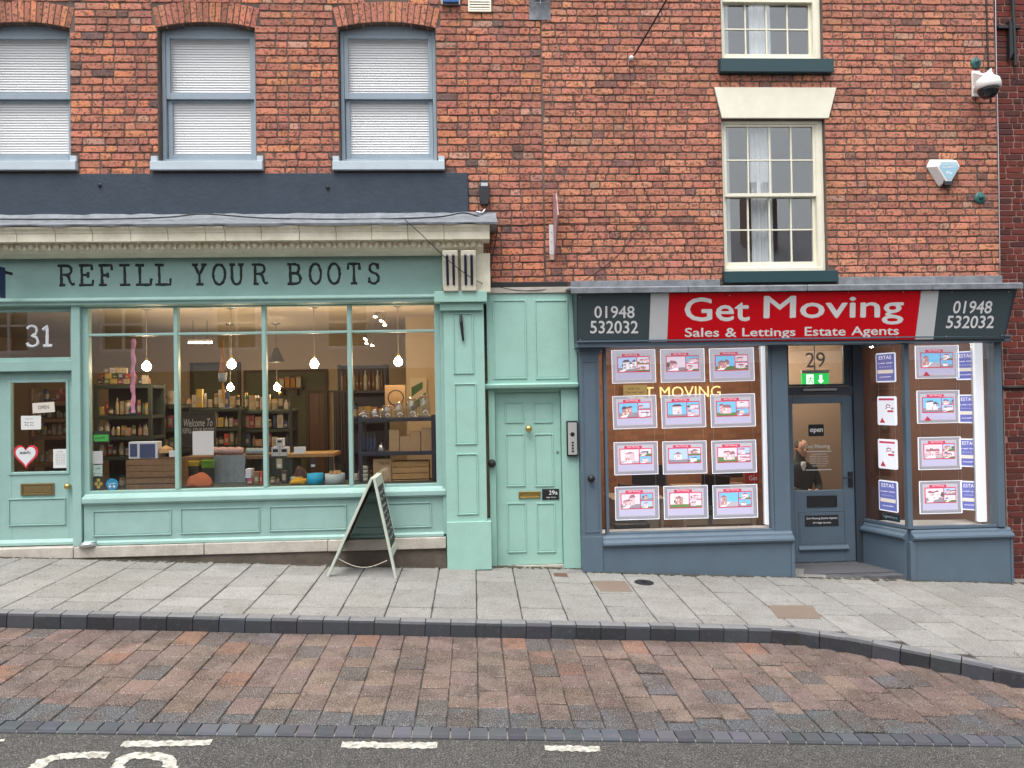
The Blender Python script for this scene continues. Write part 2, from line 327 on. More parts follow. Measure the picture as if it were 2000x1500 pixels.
def lay(name, recs, variants, parent, m, keep, rest_name):
    """recs: (cx, cy, cz, length, height, colour, rotation matrix or None); the largest in view become objects"""
    def area(r):
        c = Vector(r[:3]); q = CR.transposed() @ (c - CP)
        px, py = 1000+F*q.x/-q.z, 750-F*q.y/-q.z
        vis = -15 < px < 2015 and -8 < py < 1508
        return (r[3]*r[4]*(F/-q.z)**2 if vis else 0)
    recs = sorted(recs, key=area, reverse=True); big = [r for r in recs[:keep] if area(r) > 0]; rest = recs[len(big):]
    def choose(r):
        best = min(variants, key=lambda v: abs(v[0]-r[3])); pool = [v for v in variants if v[0] == best[0]]; return random.choice(pool)
    for r in big:
        L0, H0, me = choose(r); o = bpy.data.objects.new(name, me); COL.objects.link(o); o.parent = parent
        mx = (r[6] or Matrix.Identity(4)); o.matrix_parent_inverse = Matrix.Identity(4)
        loc = Vector(r[:3]) - parent.location if parent.type == 'EMPTY' else Vector(r[:3])
        hs_ = (r[3]/L0, 1, r[4]/H0) if me.get('xz') else (r[3]/L0, r[4]/H0, 1)
        o.matrix_local = Matrix.Translation(loc) @ mx @ Matrix.Diagonal((*hs_, 1)); o.color = (*r[5], 1)
    if rest:
        vs, fs, cs = [], [], []
        for r in rest:
            L0, H0, me = choose(r); k = len(vs); mx = Matrix.Translation(Vector(r[:3])) @ (r[6] or Matrix.Identity(4))
            hs_ = (r[3]/L0, 1, r[4]/H0) if me.get('xz') else (r[3]/L0, r[4]/H0, 1); mx = mx @ Matrix.Diagonal((*hs_, 1))
            vs += [tuple(mx @ v.co) for v in me.vertices]; fs += [tuple(i+k for i in p.vertices) for p in me.polygons]; cs += [(*r[5], 1)]*len(me.vertices)
        me = bpy.data.meshes.new(rest_name); me.from_pydata(vs, [], fs); me.materials.append(m)
        at = me.color_attributes.new('tint', 'FLOAT_COLOR', 'POINT'); at.data.foreach_set('color', [c for q in cs for c in q])
        o = put(rest_name, me, parent); o['kind'] = 'stuff'
def variants(name, sizes, Hh, dep, m, jit, bev, plane, k=4):
    out = []
    for L in sizes:
        for i in range(k):
            me = piece_mesh(name, L, Hh, dep, m, jit, bev, hash((L, i)) % 9999 if False else int(L*1000)*7+i, plane)
            if plane == 'XZ': me['xz'] = 1
            out.append((L, Hh, me))
    return out
def wchoice(pal): return random.choices([c for c, _ in pal], [k for _, k in pal])[0]
def vary(c, a=.12):
    k = 1+random.uniform(-a, a); return tuple(max(.004, x*k*(1+random.uniform(-.05,.05))) for x in c)
#
#=====SECTION structure
# ------------------------------------------------------------------ ground
def slope_sheet(name, y0, y1, dz, m, x0=-60, x1=60, th=.3):
    vs = []
    for x in (x0, x1):
        for y in (y0, y1): vs += [(x, y, gz(x, y)+dz), (x, y, gz(x, y)+dz-th)]
    mb = MB().add(vs, [(0,4,6,2),(1,3,7,5),(0,2,3,1),(4,5,7,6),(0,1,5,4),(2,6,7,3)])
    o = mb.build(name, m); o['kind'] = 'structure'; return o
road = slope_sheet('road', -40, -3.92, -.150, M_asph); road.color = (.06,.059,.056,1)
at = road.data.color_attributes.new('tint', 'FLOAT_COLOR', 'POINT'); at.data.foreach_set('color', [1.0]*4*len(road.data.vertices))
kerb_line = [(-9,-2.0),(2.2,-1.97),(2.6,-1.975),(2.95,-2.03),(3.25,-2.16),(3.5,-2.32),(3.95,-2.64),(4.4,-2.95),(4.9,-3.25),(5.4,-3.5),(6,-3.72),(7,-3.86)]
def along(line, step):
    """points every step metres along a plan polyline, with headings"""
    out = []; rest = 0.0
    for (a, b) in zip(line, line[1:]):
        a, b = Vector(a), Vector(b); L = (b-a).length; d = (b-a)/L; t = rest
        while t < L: out.append((a+d*t, math.atan2(d.y, d.x))); t += step
        rest = t - L
    return out
def kerb_y(x):
    for (a, b) in zip(kerb_line, kerb_line[1:]):
        if a[0] <= x <= b[0]: return a[1]+(b[1]-a[1])*(x-a[0])/(b[0]-a[0])
    return kerb_line[0][1] if x < 0 else kerb_line[-1][1]
# bedding under flags and pavers
def bed(name, ys0, ys1, dz, m):
    xs = [-9 + i*.25 for i in range(65)]; vs = []; fs = []
    for x in xs:
        a, b = ys0(x), ys1(x); vs += [(x,a,gz(x,a)+dz),(x,b,gz(x,b)+dz),(x,a,gz(x,a)+dz-.3),(x,b,gz(x,b)+dz-.3)]
    for i in range(len(xs)-1):
        k = 4*i; fs += [(k,k+4,k+5,k+1),(k,k+2,k+6,k+4),(k+1,k+5,k+7,k+3),(k+2,k+3,k+7,k+6)]
    o = MB().add(vs, fs).build(name, m); o['kind'] = 'structure'; return o
pavement = bed('pavement', lambda x: kerb_y(x)+.0, lambda x: 1.2, -.012, M_joint)
bay = bed('parking_bay', lambda x: -3.86, lambda x: kerb_y(x)-.1, -.132, M_joint)
tilt = Matrix.Rotation(math.atan(SL), 4, 'Y') @ Matrix.Rotation(math.atan(CF), 4, 'X')
FV = variants('flagstone', (.30,.45,.60), .40, .05, M_flag, .0025, .006, 'XY')
# flags: columns run from the shop fronts to the kerb
recs = []
for k in range(-14, 19):
    x = (k+.5)*.413; y = .3 + random.uniform(-.3, 0); edge = kerb_y(x)
    while y > edge+.03:
        ln = random.choice((.30,.45,.45,.60)); y1 = max(y-ln, edge)
        if y1 - edge < .12: y1 = edge
        c = random.choice([(.262,.258,.248),(.245,.241,.232),(.277,.272,.26),(.256,.25,.237)])
        cy = (y+y1)/2
        recs.append((x, cy, gz(x, cy)+random.uniform(-.002,.002), y-y1-.016, .405, (lambda k: tuple(q*k for q in c))(random.uniform(.86,1.06)), tilt @ Matrix.Rotation(math.pi/2, 4, 'Z')))
        y = y1
lay('flagstone', recs, FV, pavement, M_flag, 300, 'far_flagstones')
# dirt and moss gathered along the foot of the shop fronts
mb = MB(); n = 420
for i in range(n):
    x = -5.6+12.4*i/n; yb = -.19 if x < -.4 else (-.05 if x < 1.2 else -.21); wd = .02+.035*random.random()*(1+math.sin(x*3.1))
    if random.random() < .8: mb.add([(x, yb-wd, gz(x,yb)+.0035), (x+.034, yb-wd*random.uniform(.4,1.2), gz(x+.034,yb)+.0035), (x+.034, yb+.03, gz(x,yb)+.0045), (x, yb+.03, gz(x,yb)+.0045)], [(0,1,2,3)])
o = mb.build('wall_foot_dirt', mat('moss_dirt', (.075,.068,.045), .95, noise=.7, scale=40, dark=(.03,.028,.02)), pavement); o['kind'] = 'stuff'
# kerb blocks
kerb = MB().add([(x, kerb_y(x)-dy, gz(x, kerb_y(x))+dz) for x in [-9+i*.25 for i in range(65)] for dy, dz in ((.015,-.02),(.108,-.02),(.108,-.3),(.015,-.3))],
    [(4*i+a, 4*i+4+a, 4*i+4+(a+1)%4, 4*i+(a+1)%4) for i in range(64) for a in range(4)]).build('kerb', M_joint)
kerb['kind'] = 'structure'
KM = []; M_ktop = mat('worn_kerb_top', (.2,.2,.205), .7, noise=.5, scale=14, dark=(.11,.11,.115), bump=.2)
for i in range(4):
    rnd = random.Random(i); q = lambda: rnd.uniform(-.003,.003)
    pr = [(-.12,-.16),(-.12,-.022),(-.112,-.006),(-.098,0),(0,0),(0,-.16)]
    mb = MB(); mb.prof([(a+q(), b+q()) for a, b in pr], -.107, .107); me = mb.mesh('kerb_block', [M_kerb, M_ktop])
    for p_ in me.polygons:
        if p_.normal.z > .8: p_.material_index = 1
    at = me.color_attributes.new('tint', 'FLOAT_COLOR', 'POINT'); at.data.foreach_set('color', [1.0]*4*len(me.vertices)); KM.append(me)
for p, a in along(kerb_line, .222):
    o = put('kerb_block', random.choice(KM), kerb)
    o.matrix_local = Matrix.Translation((p.x, p.y, gz(p.x, p.y)+.004)) @ tilt @ Matrix.Rotation(a, 4, 'Z'); o.color = (*vary((.058,.062,.072), .3), 1)
# pavers of the parking bay
PV = variants('paver', (.20,.25,.30), .203, .05, M_paver, .004, .006, 'XY')
pal = [((.15,.1,.084),6),((.132,.09,.078),6),((.165,.11,.088),4),((.19,.095,.062),1.2),((.08,.066,.066),1.8),((.085,.083,.089),.6)]
recs = []
for k in range(-25, 33):
    x = (k+.5)*.21; y = kerb_y(x)-.125 - random.uniform(0, .12); top = kerb_y(x)-.12; first = True
    while y > -3.78 or first:
        ln = random.choice((.20,.25,.25,.30)); y1 = y-ln
        if first: y, first = top, False
        if y1 < -3.72: y1 = -3.84
        cy = (y+y1)/2; c = wchoice(pal)
        if y1 <= -3.82: c = (.06,.066,.076)
        lift = random.uniform(-.003,.003)
        if 1.0 < x < 3.4 and random.random() < .4: lift += random.uniform(-.004,.007)
        if y-y1 > .05:
            recs.append((x+random.uniform(-.003,.003), cy, gz(x, cy)-.12+lift, y-y1-.013, .2055, vary(c,.1), tilt @ Matrix.Rotation(math.pi/2, 4, 'Z') @ Matrix.Rotation(random.uniform(-.012,.012), 4, 'X')))
        y = y1
        if y1 <= -3.82: break
lay('paver', recs, PV, bay, M_paver, 300, 'outer_pavers')
# bullnose edging between bay and road
edging = slope_sheet('edging', -3.951, -3.845, -.137, mat('pale_joint', (.36,.34,.31), .9, noise=.5, scale=20), -9, 9, .2)
mb = MB(); mb.prof([(-.046,-.09),(-.046,-.022),(-.036,-.006),(-.02,0),(.062,0),(.062,-.09)], -.056, .056); EM = mb.mesh('edging_block', M_kerb)
at = EM.color_attributes.new('tint', 'FLOAT_COLOR', 'POINT'); at.data.foreach_set('color', [1.0]*4*len(EM.vertices))
for k in range(-36, 44):
    x = k*.122; o = put('edging_block', EM, edging)
    o.matrix_local = Matrix.Translation((x, -3.91, gz(x,-3.91)-.12+random.uniform(-.002,.002))) @ tilt @ Matrix.Rotation(random.uniform(-.02,.02), 4, 'Z'); o.color = (*vary((.085,.09,.105), .3), 1)
# worn road paint
def paint(pts, wd, name='road_marking'):
    """a ragged ribbon along pixel points on the road"""
    P3 = [G(a, b, -.145) for a, b in pts]; q = []
    for a, b in zip(P3, P3[1:]):
        k = max(1, int((b-a).length/.018)); q += [a+(b-a)*i/k for i in range(k)]
    q.append(P3[-1]); L_, R2 = [], []
    for i, p in enumerate(q):
        d = (q[min(i+1,len(q)-1)]-q[max(i-1,0)]); d.z = 0; d.normalize(); nn = Vector((-d.y, d.x, 0))
        for lst, s in ((L_, 1), (R2, -1)):
            z = p+nn*s*wd*(.5+random.uniform(-.14,.14)); lst.append((z.x, z.y, gz(z.x,z.y)-.1455))
    n = len(q); MB().add(L_+R2, [(i,i+1,n+i+1,n+i) for i in range(n-1)]).build(name, M_paint, road)
paint([(238,1453),(412,1450)], .075); paint([(667,1454),(854,1456)], .08); paint([(1064,1460),(1172,1463)], .07)
paint([(60,1512),(82,1486),(118,1476),(212,1474)], .075)
paint([(222,1512),(236,1484),(262,1475),(300,1475),(330,1482),(336,1512)], .075)
paint([(0,1446),(9,1445)], .03)

# ------------------------------------------------------------------ brick walls
BV = variants('brick', (.113,.16,.232), .076, .03, M_brick, .0035, .006, 'XZ')
BV2 = variants('brick', (.105,.218), .066, .03, M_brick2, .0015, .004, 'XZ')
pal_left = [((.56,.215,.14),5),((.49,.185,.128),5),((.64,.25,.13),2.2),((.39,.16,.12),2.6),((.16,.1,.095),.6),((.52,.28,.21),.7)]
pal_right = [((.57,.23,.15),6),((.51,.2,.14),5),((.63,.265,.16),2.2),((.43,.175,.13),2.6),((.24,.12,.105),.5),((.52,.29,.21),.35)]
pal_dark = [((.15,.034,.027),5),((.115,.032,.027),4),((.075,.028,.026),2.5)]
def lay_wall(parent, X0, X1, Z0, Z1, holes, Y, pal, VV, m, course, gap, keep, rest, lens):
    recs = []; z = Z0; row = 0; H0 = VV[0][1]
    while z < Z1:
        segs = [(X0, X1)]
        for (a, b, c, d) in holes:
            if min(z+course, d) - max(z, c) > course*.35:
                ns = []
                for (s, e) in segs:
                    if b <= s or a >= e: ns.append((s, e)); continue
                    if a - s > .03: ns.append((s, a))
                    if e - b > .03: ns.append((b, e))
                segs = ns
        for (s, e) in segs:
            x = s + (0 if s > X0 else -random.uniform(0, .2)); i = random.randint(0, 1)
            while x < e - .02:
                L = lens[1] if ((i % 2 == 0) if row % 4 else (i % 3 != 2)) else lens[0]
                if random.random() < .12: L = lens[0]
                L += random.uniform(-.012,.012); x1 = x+L+gap
                if e - x1 < .06: x1 = e
                xs = max(x, s)
                if x1 - xs > .03:
                    recs.append(((xs+x1)/2, Y-random.uniform(0,.006), z+course/2+random.uniform(-.002,.002), x1-xs-gap, course-gap*random.uniform(.9,1.3), vary(wchoice(pal),.16),
                                 Matrix.Rotation(random.uniform(-.008,.008),4,'Y') @ Matrix.Rotation(random.uniform(-.02,.02),4,'Z')))
                x = x1; i += 1
        z += course; row += 1
    lay('brick', recs, VV, parent, m, keep, rest)
def wall_back(parent, X0, X1, Z0, Z1, holes, Y, m, th=.25, name='mortar_bed'):
    """solid wall behind the brick faces, with real openings"""
    xs = sorted({X0, X1, *[min(max(h[i],X0),X1) for h in holes for i in (0,1)]}); mb = MB()
    for a, b in zip(xs, xs[1:]):
        if b-a < 1e-4: continue
        cuts = sorted([(h[2], h[3]) for h in holes if h[0] < (a+b)/2 < h[1]]); z = Z0
        for c, d in cuts:
            if c > z+1e-4: mb.box(a, b, Y, Y+th, z, c)
            z = max(z, d)
        if z < Z1: mb.box(a, b, Y, Y+th, z, Z1)
    return mb.build(name, m, parent)
XJ = W(1060, 300).x                       # joint between the two brick houses
XC = W(1948, 300).x                       # right-hand corner of the second house
ZT = 7.3
# --- left house
lh = thing('brick_house', 'weathered red brick house with three arched sash windows above the sage green shop', 'house', (-3, .1, .1))
win_l = []                                 # opening X0, X1, sill Z, spring Z, crown Z
for (a, b) in ((-52, 137), (309, 499), (662, 852)):
    X0 = W(a, 180).x; X1 = W(b, 180).x; zs = W((a+b)/2, 310).z; sp = W((a+b)/2, 54).z; cr = W((a+b)/2, 43).z
    win_l.append((X0, X1, zs, sp, cr))
XB = W(914, 376).x; ZB1 = W(450, 340).z; ZB0 = W(450, 415).z      # navy band
ZD = W(1030, 556).z
holes = [(-30, XB, -1, ZB1), (XB, XJ, -1, ZD)]
holes_b = [(-30, XB, -1, ZB0-.05), (XB, XJ, -1, ZD-.02)]
def arch_z(X0, X1, sp, cr, x):             # intrados height of a segmental arch
    hw = (X1-X0)/2; r = cr-sp; Rr = (hw*hw+r*r)/(2*r); dx = min(abs(x-(X0+X1)/2), hw); return cr-Rr+math.sqrt(Rr*Rr-dx*dx)
VH = .235
for (X0, X1, zs, sp, cr) in win_l:
    holes.append((X0, X1, zs-.12, cr)); holes_b.append((X0, X1, zs-.1, cr))
    holes.append((X0-.09, X1+.09, zs-.15, zs+.015))
    n = 10                                     # steps that follow the arch ring
    for i in range(n):
        xa, xb = X0-.055+(X1-X0+.11)*i/n, X0-.055+(X1-X0+.11)*(i+1)/n
        holes.append((xa, xb, sp, arch_z(X0, X1, sp, cr, (xa+xb)/2)+VH+.01))
lay_wall(lh, -9, XJ, ZD, ZT, holes, -.006, pal_left, BV, M_brick, .086, .0125, 300, 'outer_bricks', (.113,.232))
wall_back(lh, -12, XJ, 0.2, 9.2, holes_b, 0, M_mortar)
for (X0, X1, zs, sp, cr) in win_l:
    hw = (X1-X0)/2; r = cr-sp; Rr = (hw*hw+r*r)/(2*r); cx, cz = (X0+X1)/2, cr-Rr; a0 = math.asin((hw+.0)/Rr); n = 17
    for i in range(n):
        t0, t1 = -a0*1.02+2.04*a0*i/n+.0022, -a0*1.02+2.04*a0*(i+1)/n-.0022
        pt = lambda t, rr: (cx+rr*math.sin(t), cz+rr*math.cos(t))
        j = random.uniform(-.006,.006)
        me = MB().slab([pt(t0,Rr),pt(t1,Rr),pt(t1,Rr+VH+j),pt(t0,Rr+VH+j)], -.008+random.uniform(0,.004), .10).mesh('brick', M_brick)
        at = me.color_attributes.new('tint', 'FLOAT_COLOR', 'POINT'); at.data.foreach_set('color', [1.0]*4*len(me.vertices))
        o = put('brick', me, lh, .004); o.color = (*vary(wchoice(pal_left[:3]+[((.36,.15,.095),3)]), .15), 1)
    # arch infill behind the ring
    mb = MB(); k = 12
    for i in range(k):
        xa, xb = X0+(X1-X0)*i/k, X0+(X1-X0)*(i+1)/k
        mb.slab([(xa, arch_z(X0,X1,sp,cr,xa)),(xb, arch_z(X0,X1,sp,cr,xb)),(xb, cr+.01),(xa, cr+.01)], .003, .25)
    mb.build('mortar_bed', M_mortar, lh)
    # sash window
    wn = put('window', MB().frame(X0+.005, X1-.005, zs, cr+.02, .10, .20, .038, .03).mesh('window', M_wood_lb), lh, .003)
    wn['label'] = 'pale blue sash window with white blind'
    zm = zs+(cr-zs)*.47; a, b = X0+.045, X1-.045
    MB().frame(a, b, zm-.01, sp-.03, .115, .15, .045, .075).build('upper_sash', M_wood_lb, wn, .003)
    MB().frame(a+.004, b-.004, zs+.012, zm+.02, .153, .19, .05, .085).build('lower_sash', M_wood_lb, wn, .003)
    B('head_board', M_wood_lb, wn, a, b, .118, .17, sp-.028, cr+.03)
    B('pane', M_bglass, wn, a+.046, b-.046, .130, .134, zm+.066, sp-.076); B('pane', M_bglass, wn, a+.055, b-.055, .168, .172, zs+.098, zm-.032)
    mb = MB(); z = zs+.03
    while z < cr-.02:                          # closed slats of the venetian blind
        ya = .198+random.uniform(-.001,.001); mb.add([(a-.03,ya,z),(b+.03,ya,z),(b+.03,ya+.013,z+.0315),(a-.03,ya+.013,z+.0315),(a-.03,ya+.003,z),(b+.03,ya+.003,z),(b+.03,ya+.016,z+.0315),(a-.03,ya+.016,z+.0315)],
            [(0,1,2,3),(4,7,6,5),(0,4,5,1),(3,2,6,7),(0,3,7,4),(1,5,6,2)]); z += .030
    bl = mb.build('blind', M_blind, wn); bl['kind'] = 'stuff'
    B('room_shade', mat('dim_room', (.42,.42,.44), .9), wn, X0-.1, X1+.1, .29, .31, zs-.1, cr+.1)
    mb = MB(); s0, s1, sz0, sz1 = X0-.075, X1+.085, zs-.145, zs
    mb.prof([(-.07,sz0),(-.07,sz1-.045),(.1,sz1-.004),(.1,sz0)], s0, s1); mb.box(s0, s0+.07, -.045, .1, sz1-.05, sz1+.02); mb.box(s1-.07, s1, -.045, .1, sz1-.05, sz1+.02)
    mb.build('sill', M_sill, wn, .004)
# navy rendered band and lead
mb = MB(); mb.box(-12, XB, -.03, .0, ZB0-.12, ZB1); mb.build('render_band', M_band, lh, .004)
for (a, b) in ((195, 362), (640, 366)): MB().lathe([(.018,0),(.022,.012),(.012,.02)], W(a, b, -.03), 'Y', 10).build('fixing', M_black, lh)

# --- right house
rh = thing('brick_house', 'orange red brick house with cream sash windows above the estate agent', 'house', (3.5, .1, -.2))
def win_hole(x0, x1, yb, yt): return (W(x0,(yb+yt)/2).x, W(x1,(yb+yt)/2).x, W((x0+x1)/2,yb).z, W((x0+x1)/2,yt).z)
w_lo = win_hole(1412, 1613, 530, 233); w_up = list(win_hole(1407, 1604, 119, -160))
ZR = W(1500, 549).z
def lint(yb, yt, xa0, xa1, xb0, xb1): return yb
holes = [w_lo, tuple(w_up), (XJ-1, XC+1, -1, ZR)]
zl0, zl1 = W(1513, 232).z, W(1513, 172).z; lt0, lt1 = W(1394,172).x, W(1632,172).x; lb0, lb1 = W(1409,232).x, W(1617,232).x
for i in range(5):
    t = (i+.5)/5; holes.append((lb0+(lt0-lb0)*t, lb1+(lt1-lb1)*t, zl0+(zl1-zl0)*i/5, zl0+(zl1-zl0)*(i+1)/5))
hs0 = (W(1403,131).x, W(1622,131).x, W(1513,146).z, W(1513,117).z); holes.append(hs0)
hs1 = (W(1411,541).x, W(1631,541).x, W(1520,553).z, W(1520,528).z); holes.append(hs1)
lay_wall(rh, XJ+.006, XC, ZR, ZT, holes, -.006, pal_right, BV, M_brick, .0848, .0125, 300, 'outer_bricks', (.113,.235))
wall_back(rh, XJ, XC-.004, 1.0, 9.0, [w_lo, tuple(w_up), (XJ-1, XC+1, -2, ZR-.04)], .0, M_mortar)
B('side_wall', M_brown, rh, XC-.2, XC-.003, .25, 6, 0.9, 9.0)
# pale toothed repair up the corner
o = MB().slab([(lt0,zl1),(lb0,zl0),(lb1,zl0),(lt1,zl1)], -.025, .12).build('lintel', M_cream, rh, .004)
def grid_sash(par, x0, x1, z0, z1, y, cols, rows, st, bot, name):
    sh = put(name, MB().frame(x0, x1, z0, z1, y, y+.04, st, bot).mesh(name, M_cream), par, .002)
    return sh
def cream_window(h, rows_u, rows_l, mid, label):
    X0, X1, Z0, Z1 = h; wn = put('window', MB().frame(X0+.002, X1-.002, Z0+.002, Z1, .05, .17, .035, .05).mesh('window', M_cream), rh, .003); wn['label'] = label
    a, b = X0+.045, X1-.085
    B('jamb_lining', M_cream, wn, b, X1-.036, .06, .16, Z0+.05, Z1-.035)
    zm = Z0+(Z1-Z0)*mid
    for (c, d, y, rows, st, nm) in ((zm-.015, Z1-.036, .068, rows_u, .03, 'upper_sash'), (Z0+.052, zm+.015, .112, rows_l, .032, 'lower_sash')):
        bt = .08 if nm == 'lower_sash' else .04
        sh = MB().frame(a, b, c, d, y, y+.04, st, bt)
        gx0, gx1, gz0, gz1 = a+st, b-st, c+bt, d-st
        for i in range(1, 4): x = gx0+(gx1-gx0)*i/4; sh.box(x-.009, x+.009, y+.004, y+.034, gz0, gz1)
        sh.build(nm, M_cream, wn, .002)
        for j in range(1, rows):
            zz = gz0+(gz1-gz0)*j/rows
            for i in range(4):
                xa, xb = gx0+(gx1-gx0)*i/4+.009*(i > 0), gx0+(gx1-gx0)*(i+1)/4-.009*(i < 3); B('glazing_bar', M_cream, wn, xa, xb, y+.006, y+.032, zz-.008, zz+.008)
        for i in range(4):
            for j in range(rows):
                xa, xb = gx0+(gx1-gx0)*i/4+.009, gx0+(gx1-gx0)*(i+1)/4-.009; za, zb = gz0+(gz1-gz0)*j/rows+.008, gz0+(gz1-gz0)*(j+1)/rows-.008
                o = B('pane', M_uglass, wn, xa-.002, xb+.002, y+.018, y+.021, za-.002, zb+.002); o.rotation_euler.z = 0
    # curtains, room
    mb = MB(); k = 40
    for (ca, cb) in ((a-.02, a+.1), (a+.36, a+.62)):
        n = 22; pts = [(ca+(cb-ca)*i/n, .19+.014*math.sin(i*1.9)+.008*math.sin(i*.7)) for i in range(n+1)]
        mb.ext(pts+[(x, y+.004) for x, y in reversed(pts)], lambda x, y: (x, y, Z0+.02), lambda x, y: (x, y, Z1))
    mb.build('curtain', mat('white_curtain', (.88,.9,.93), .8), wn)
    rm = MB(); x0, x1, y0, y1, z0, z1 = X0-.6, X1+.6, .252, 2.2, Z0-.5, Z1+.2
    rm.add([(x0,y0,z0),(x1,y0,z0),(x1,y1,z0),(x0,y1,z0),(x0,y0,z1),(x1,y0,z1),(x1,y1,z1),(x0,y1,z1)], [(1,2,6,5),(2,3,7,6),(3,0,4,7),(4,5,6,7),(3,2,1,0)])
    rm.build('room', mat('dim_room', (.42,.42,.44), .9), wn); return wn
cream_window(w_lo, 2, 2, .51, 'cream sixteen pane sash window under the splayed lintel')
cream_window(tuple(w_up), 2, 2, .44, 'cream sash window at the top of the wall')
for h, nm in ((hs0, 0), (hs1, 1)):
    MB().prof([(-.09,h[2]),(-.09,h[3]-.02),(.05,h[3]),(.05,h[2])], h[0], h[1]).build('sill', M_teal, rh, .004)
# --- the darker house beyond the corner
dh = thing('brick_house', 'dark red brick house with pale joints beyond the corner cable', 'house', (7.6, .1, -.3))
lay_wall(dh, XC+.012, XC+2.6, -.45, ZT, [], .012, pal_dark, BV2, M_brick2, .0755, .011, 300, 'outer_bricks', (.105,.218))
B('mortar_bed', M_mortar2, dh, XC+.004, XC+4.5, .018, .3, -.6, 9.4)
# --- the house across the street, behind the viewer (seen in the glass)
oh = thing('rendered_house', 'pale rendered terrace across the street, mirrored in the window glass', 'house', (0, -12.4, 0))
M_op = mat('cream_render', (.78,.76,.8), .8, noise=.3, scale=2)
ohh = []
for i in range(9):
    for (za, zb) in ((3.3,4.8),): ohh.append((-13+i*3.0, -11.8+i*3.0, za, zb))
wall_back(oh, -16, 16, -1.2, 5.35, ohh, -12.6, M_op, .3, 'wall')
B('shop_storey', mat('brown_shopfront', (.22,.12,.09), .6, noise=.5, scale=1.2), oh, -16, 16, -12.3, -12.24, -1.2, 2.75)
MB().prof([(-12.15,5.35),(-12.15,5.5),(-15.5,7.2),(-18.8,5.5),(-18.8,5.35)], -16.2, 16.2).build('roof', mat('slate_roof', (.16,.16,.18), .6, noise=.4, scale=5), oh)
for xc in (-9.5, -1.5, 2.6, 8.8): MB().box(xc-.45, xc+.45, -14.2, -13.5, 5.6, 7.9).box(xc-.3, xc-.1, -13.95, -13.75, 7.9, 8.3).box(xc+.1, xc+.3, -13.95, -13.75, 7.9, 8.3).build('chimney', mat('brown_shopfront', (.22,.12,.09)), oh)
for (a, b, c, d) in ohh:
    f = put('window', MB().frame(a, b, c, d, -12.5, -12.36, .08).box((a+b)/2-.03, (a+b)/2+.03, -12.48, -12.4, c+.08, d-.08).box(a+.08, (a+b)/2-.03, -12.48, -12.4, (c+d)/2-.03, (c+d)/2+.03).box((a+b)/2+.03, b-.08, -12.48, -12.4, (c+d)/2-.03, (c+d)/2+.03).mesh('window', M_white), oh)
    B('pane', mat('dark_pane', (.05,.055,.06), .1), f, a+.07, b-.07, -12.53, -12.505, c+.07, d-.07)
#=====SECTION shopfront
# ------------------------------------------------------------------ sage green shopfront
def bp(name, m, par, x0, y0, x1, y1, Y, dep, bevel=0):
    a, b, c, d = rc(x0, y0, x1, y1, Y); return B(name, m, par, a, b, Y, Y+dep, c, d, bevel=bevel)
def panel(par, m, x0, y0, x1, y1, Y, name='panel', t=.012, out=.013):
    a, b, c, d = rc(x0, y0, x1, y1, Y); mb = MB().frame(a, b, c, d, Y-out, Y+.005, t); mb.box(a+t+.006, b-t-.006, Y-.003, Y+.005, c+t+.006, d-t-.006)
    return mb.build(name, m, par, .003)
gs = thing('shopfront', 'sage green timber shopfront with typewriter lettering and cream cornice', 'shopfront', (-3.0, -.1, .15))
YG = -.06
XL = -9.0
# glazing lines shared by everything on this front
mull = [W(347, 775, YG).x, W(518.5, 775, YG).x, W(685, 775, YG).x]; gx0, gx1 = W(177, 775, YG).x, W(850.5, 775, YG).x
gzt = W(515, 596, YG).z; gzm = W(515, 650.5, YG).z; gzb = W(515, 951, YG).z
win = put('shop_window', MB().frame(gx0-.07, gx1+.07, gzb-.06, gzt+.05, -.10, -.02, .07, .06).mesh('shop_window', M_green), gs, .004)
edges = [gx0]+mull+[gx1]
for x in mull: B('mullion', M_green, win, x-.024, x+.024, -.105, -.025, gzb, gzt, bevel=.008)
for a, b in zip(edges, edges[1:]):
    l = a+(.024 if a != gx0 else 0); r = b-(.024 if b != gx1 else 0)
    B('transom_bar', M_green, win, l, r, -.098, -.03, gzm-.014, gzm+.014, bevel=.005)
    B('pane', M_glass, win, l-.004, r+.004, YG-.003, YG+.003, gzm+.012, gzt+.004); B('pane', M_glass, win, l-.004, r+.004, YG-.003, YG+.003, gzb-.004, gzm-.012)
# sill, stall riser, plinth
sx0, sx1 = W(161, 975, -.15).x, W(871, 960, -.15).x; zs1, zs0 = gzb-.03, W(515, 972, -.2).z-.02
MB().prof([(-.105,zs1),(-.12,zs1-.015),(-.165,zs1-.035),(-.172,zs1-.05),(-.172,zs0),(-.15,zs0-.02),(-.05,zs0-.02),(-.05,zs1)], sx0, sx1).build('window_sill', M_green, gs, .004)
zr0 = W(515, 1056, -.12).z
rs = put('stall_riser', MB().box(sx0, sx1, -.125, -.02, zr0, zs0-.019).mesh('stall_riser', M_green), gs, .003)
for (a, b, c, d) in ((182,996,335,1046),(353,991,508,1041),(526,987,677,1036),(696,982,843,1031)):
    panel(rs, M_green, a, b, c, d, -.125)
MB().prof([(-.15,zr0),(-.15,zr0+.03),(-.126,zr0+.05),(-.12,zr0+.05),(-.12,zr0)], sx0, sx1).build('base_mould', M_green, gs, .003)
zp1 = zr0-.003
pl = thing('stone_plinth', 'worn pale stone step running under the green shopfront', 'step', (-3, -.1, .1))
pxs = [-9, W(143,1070,-.19).x, W(398,1070,-.19).x, W(640,1070,-.19).x, W(872,1070,-.19).x]
for a, b in zip(pxs, pxs[1:]): B('stone', M_plinth, pl, a+.003, b-.003, -.19+random.uniform(-.006,.006), .3, zp1-.125, zp1-random.uniform(0,.004), bevel=.008)
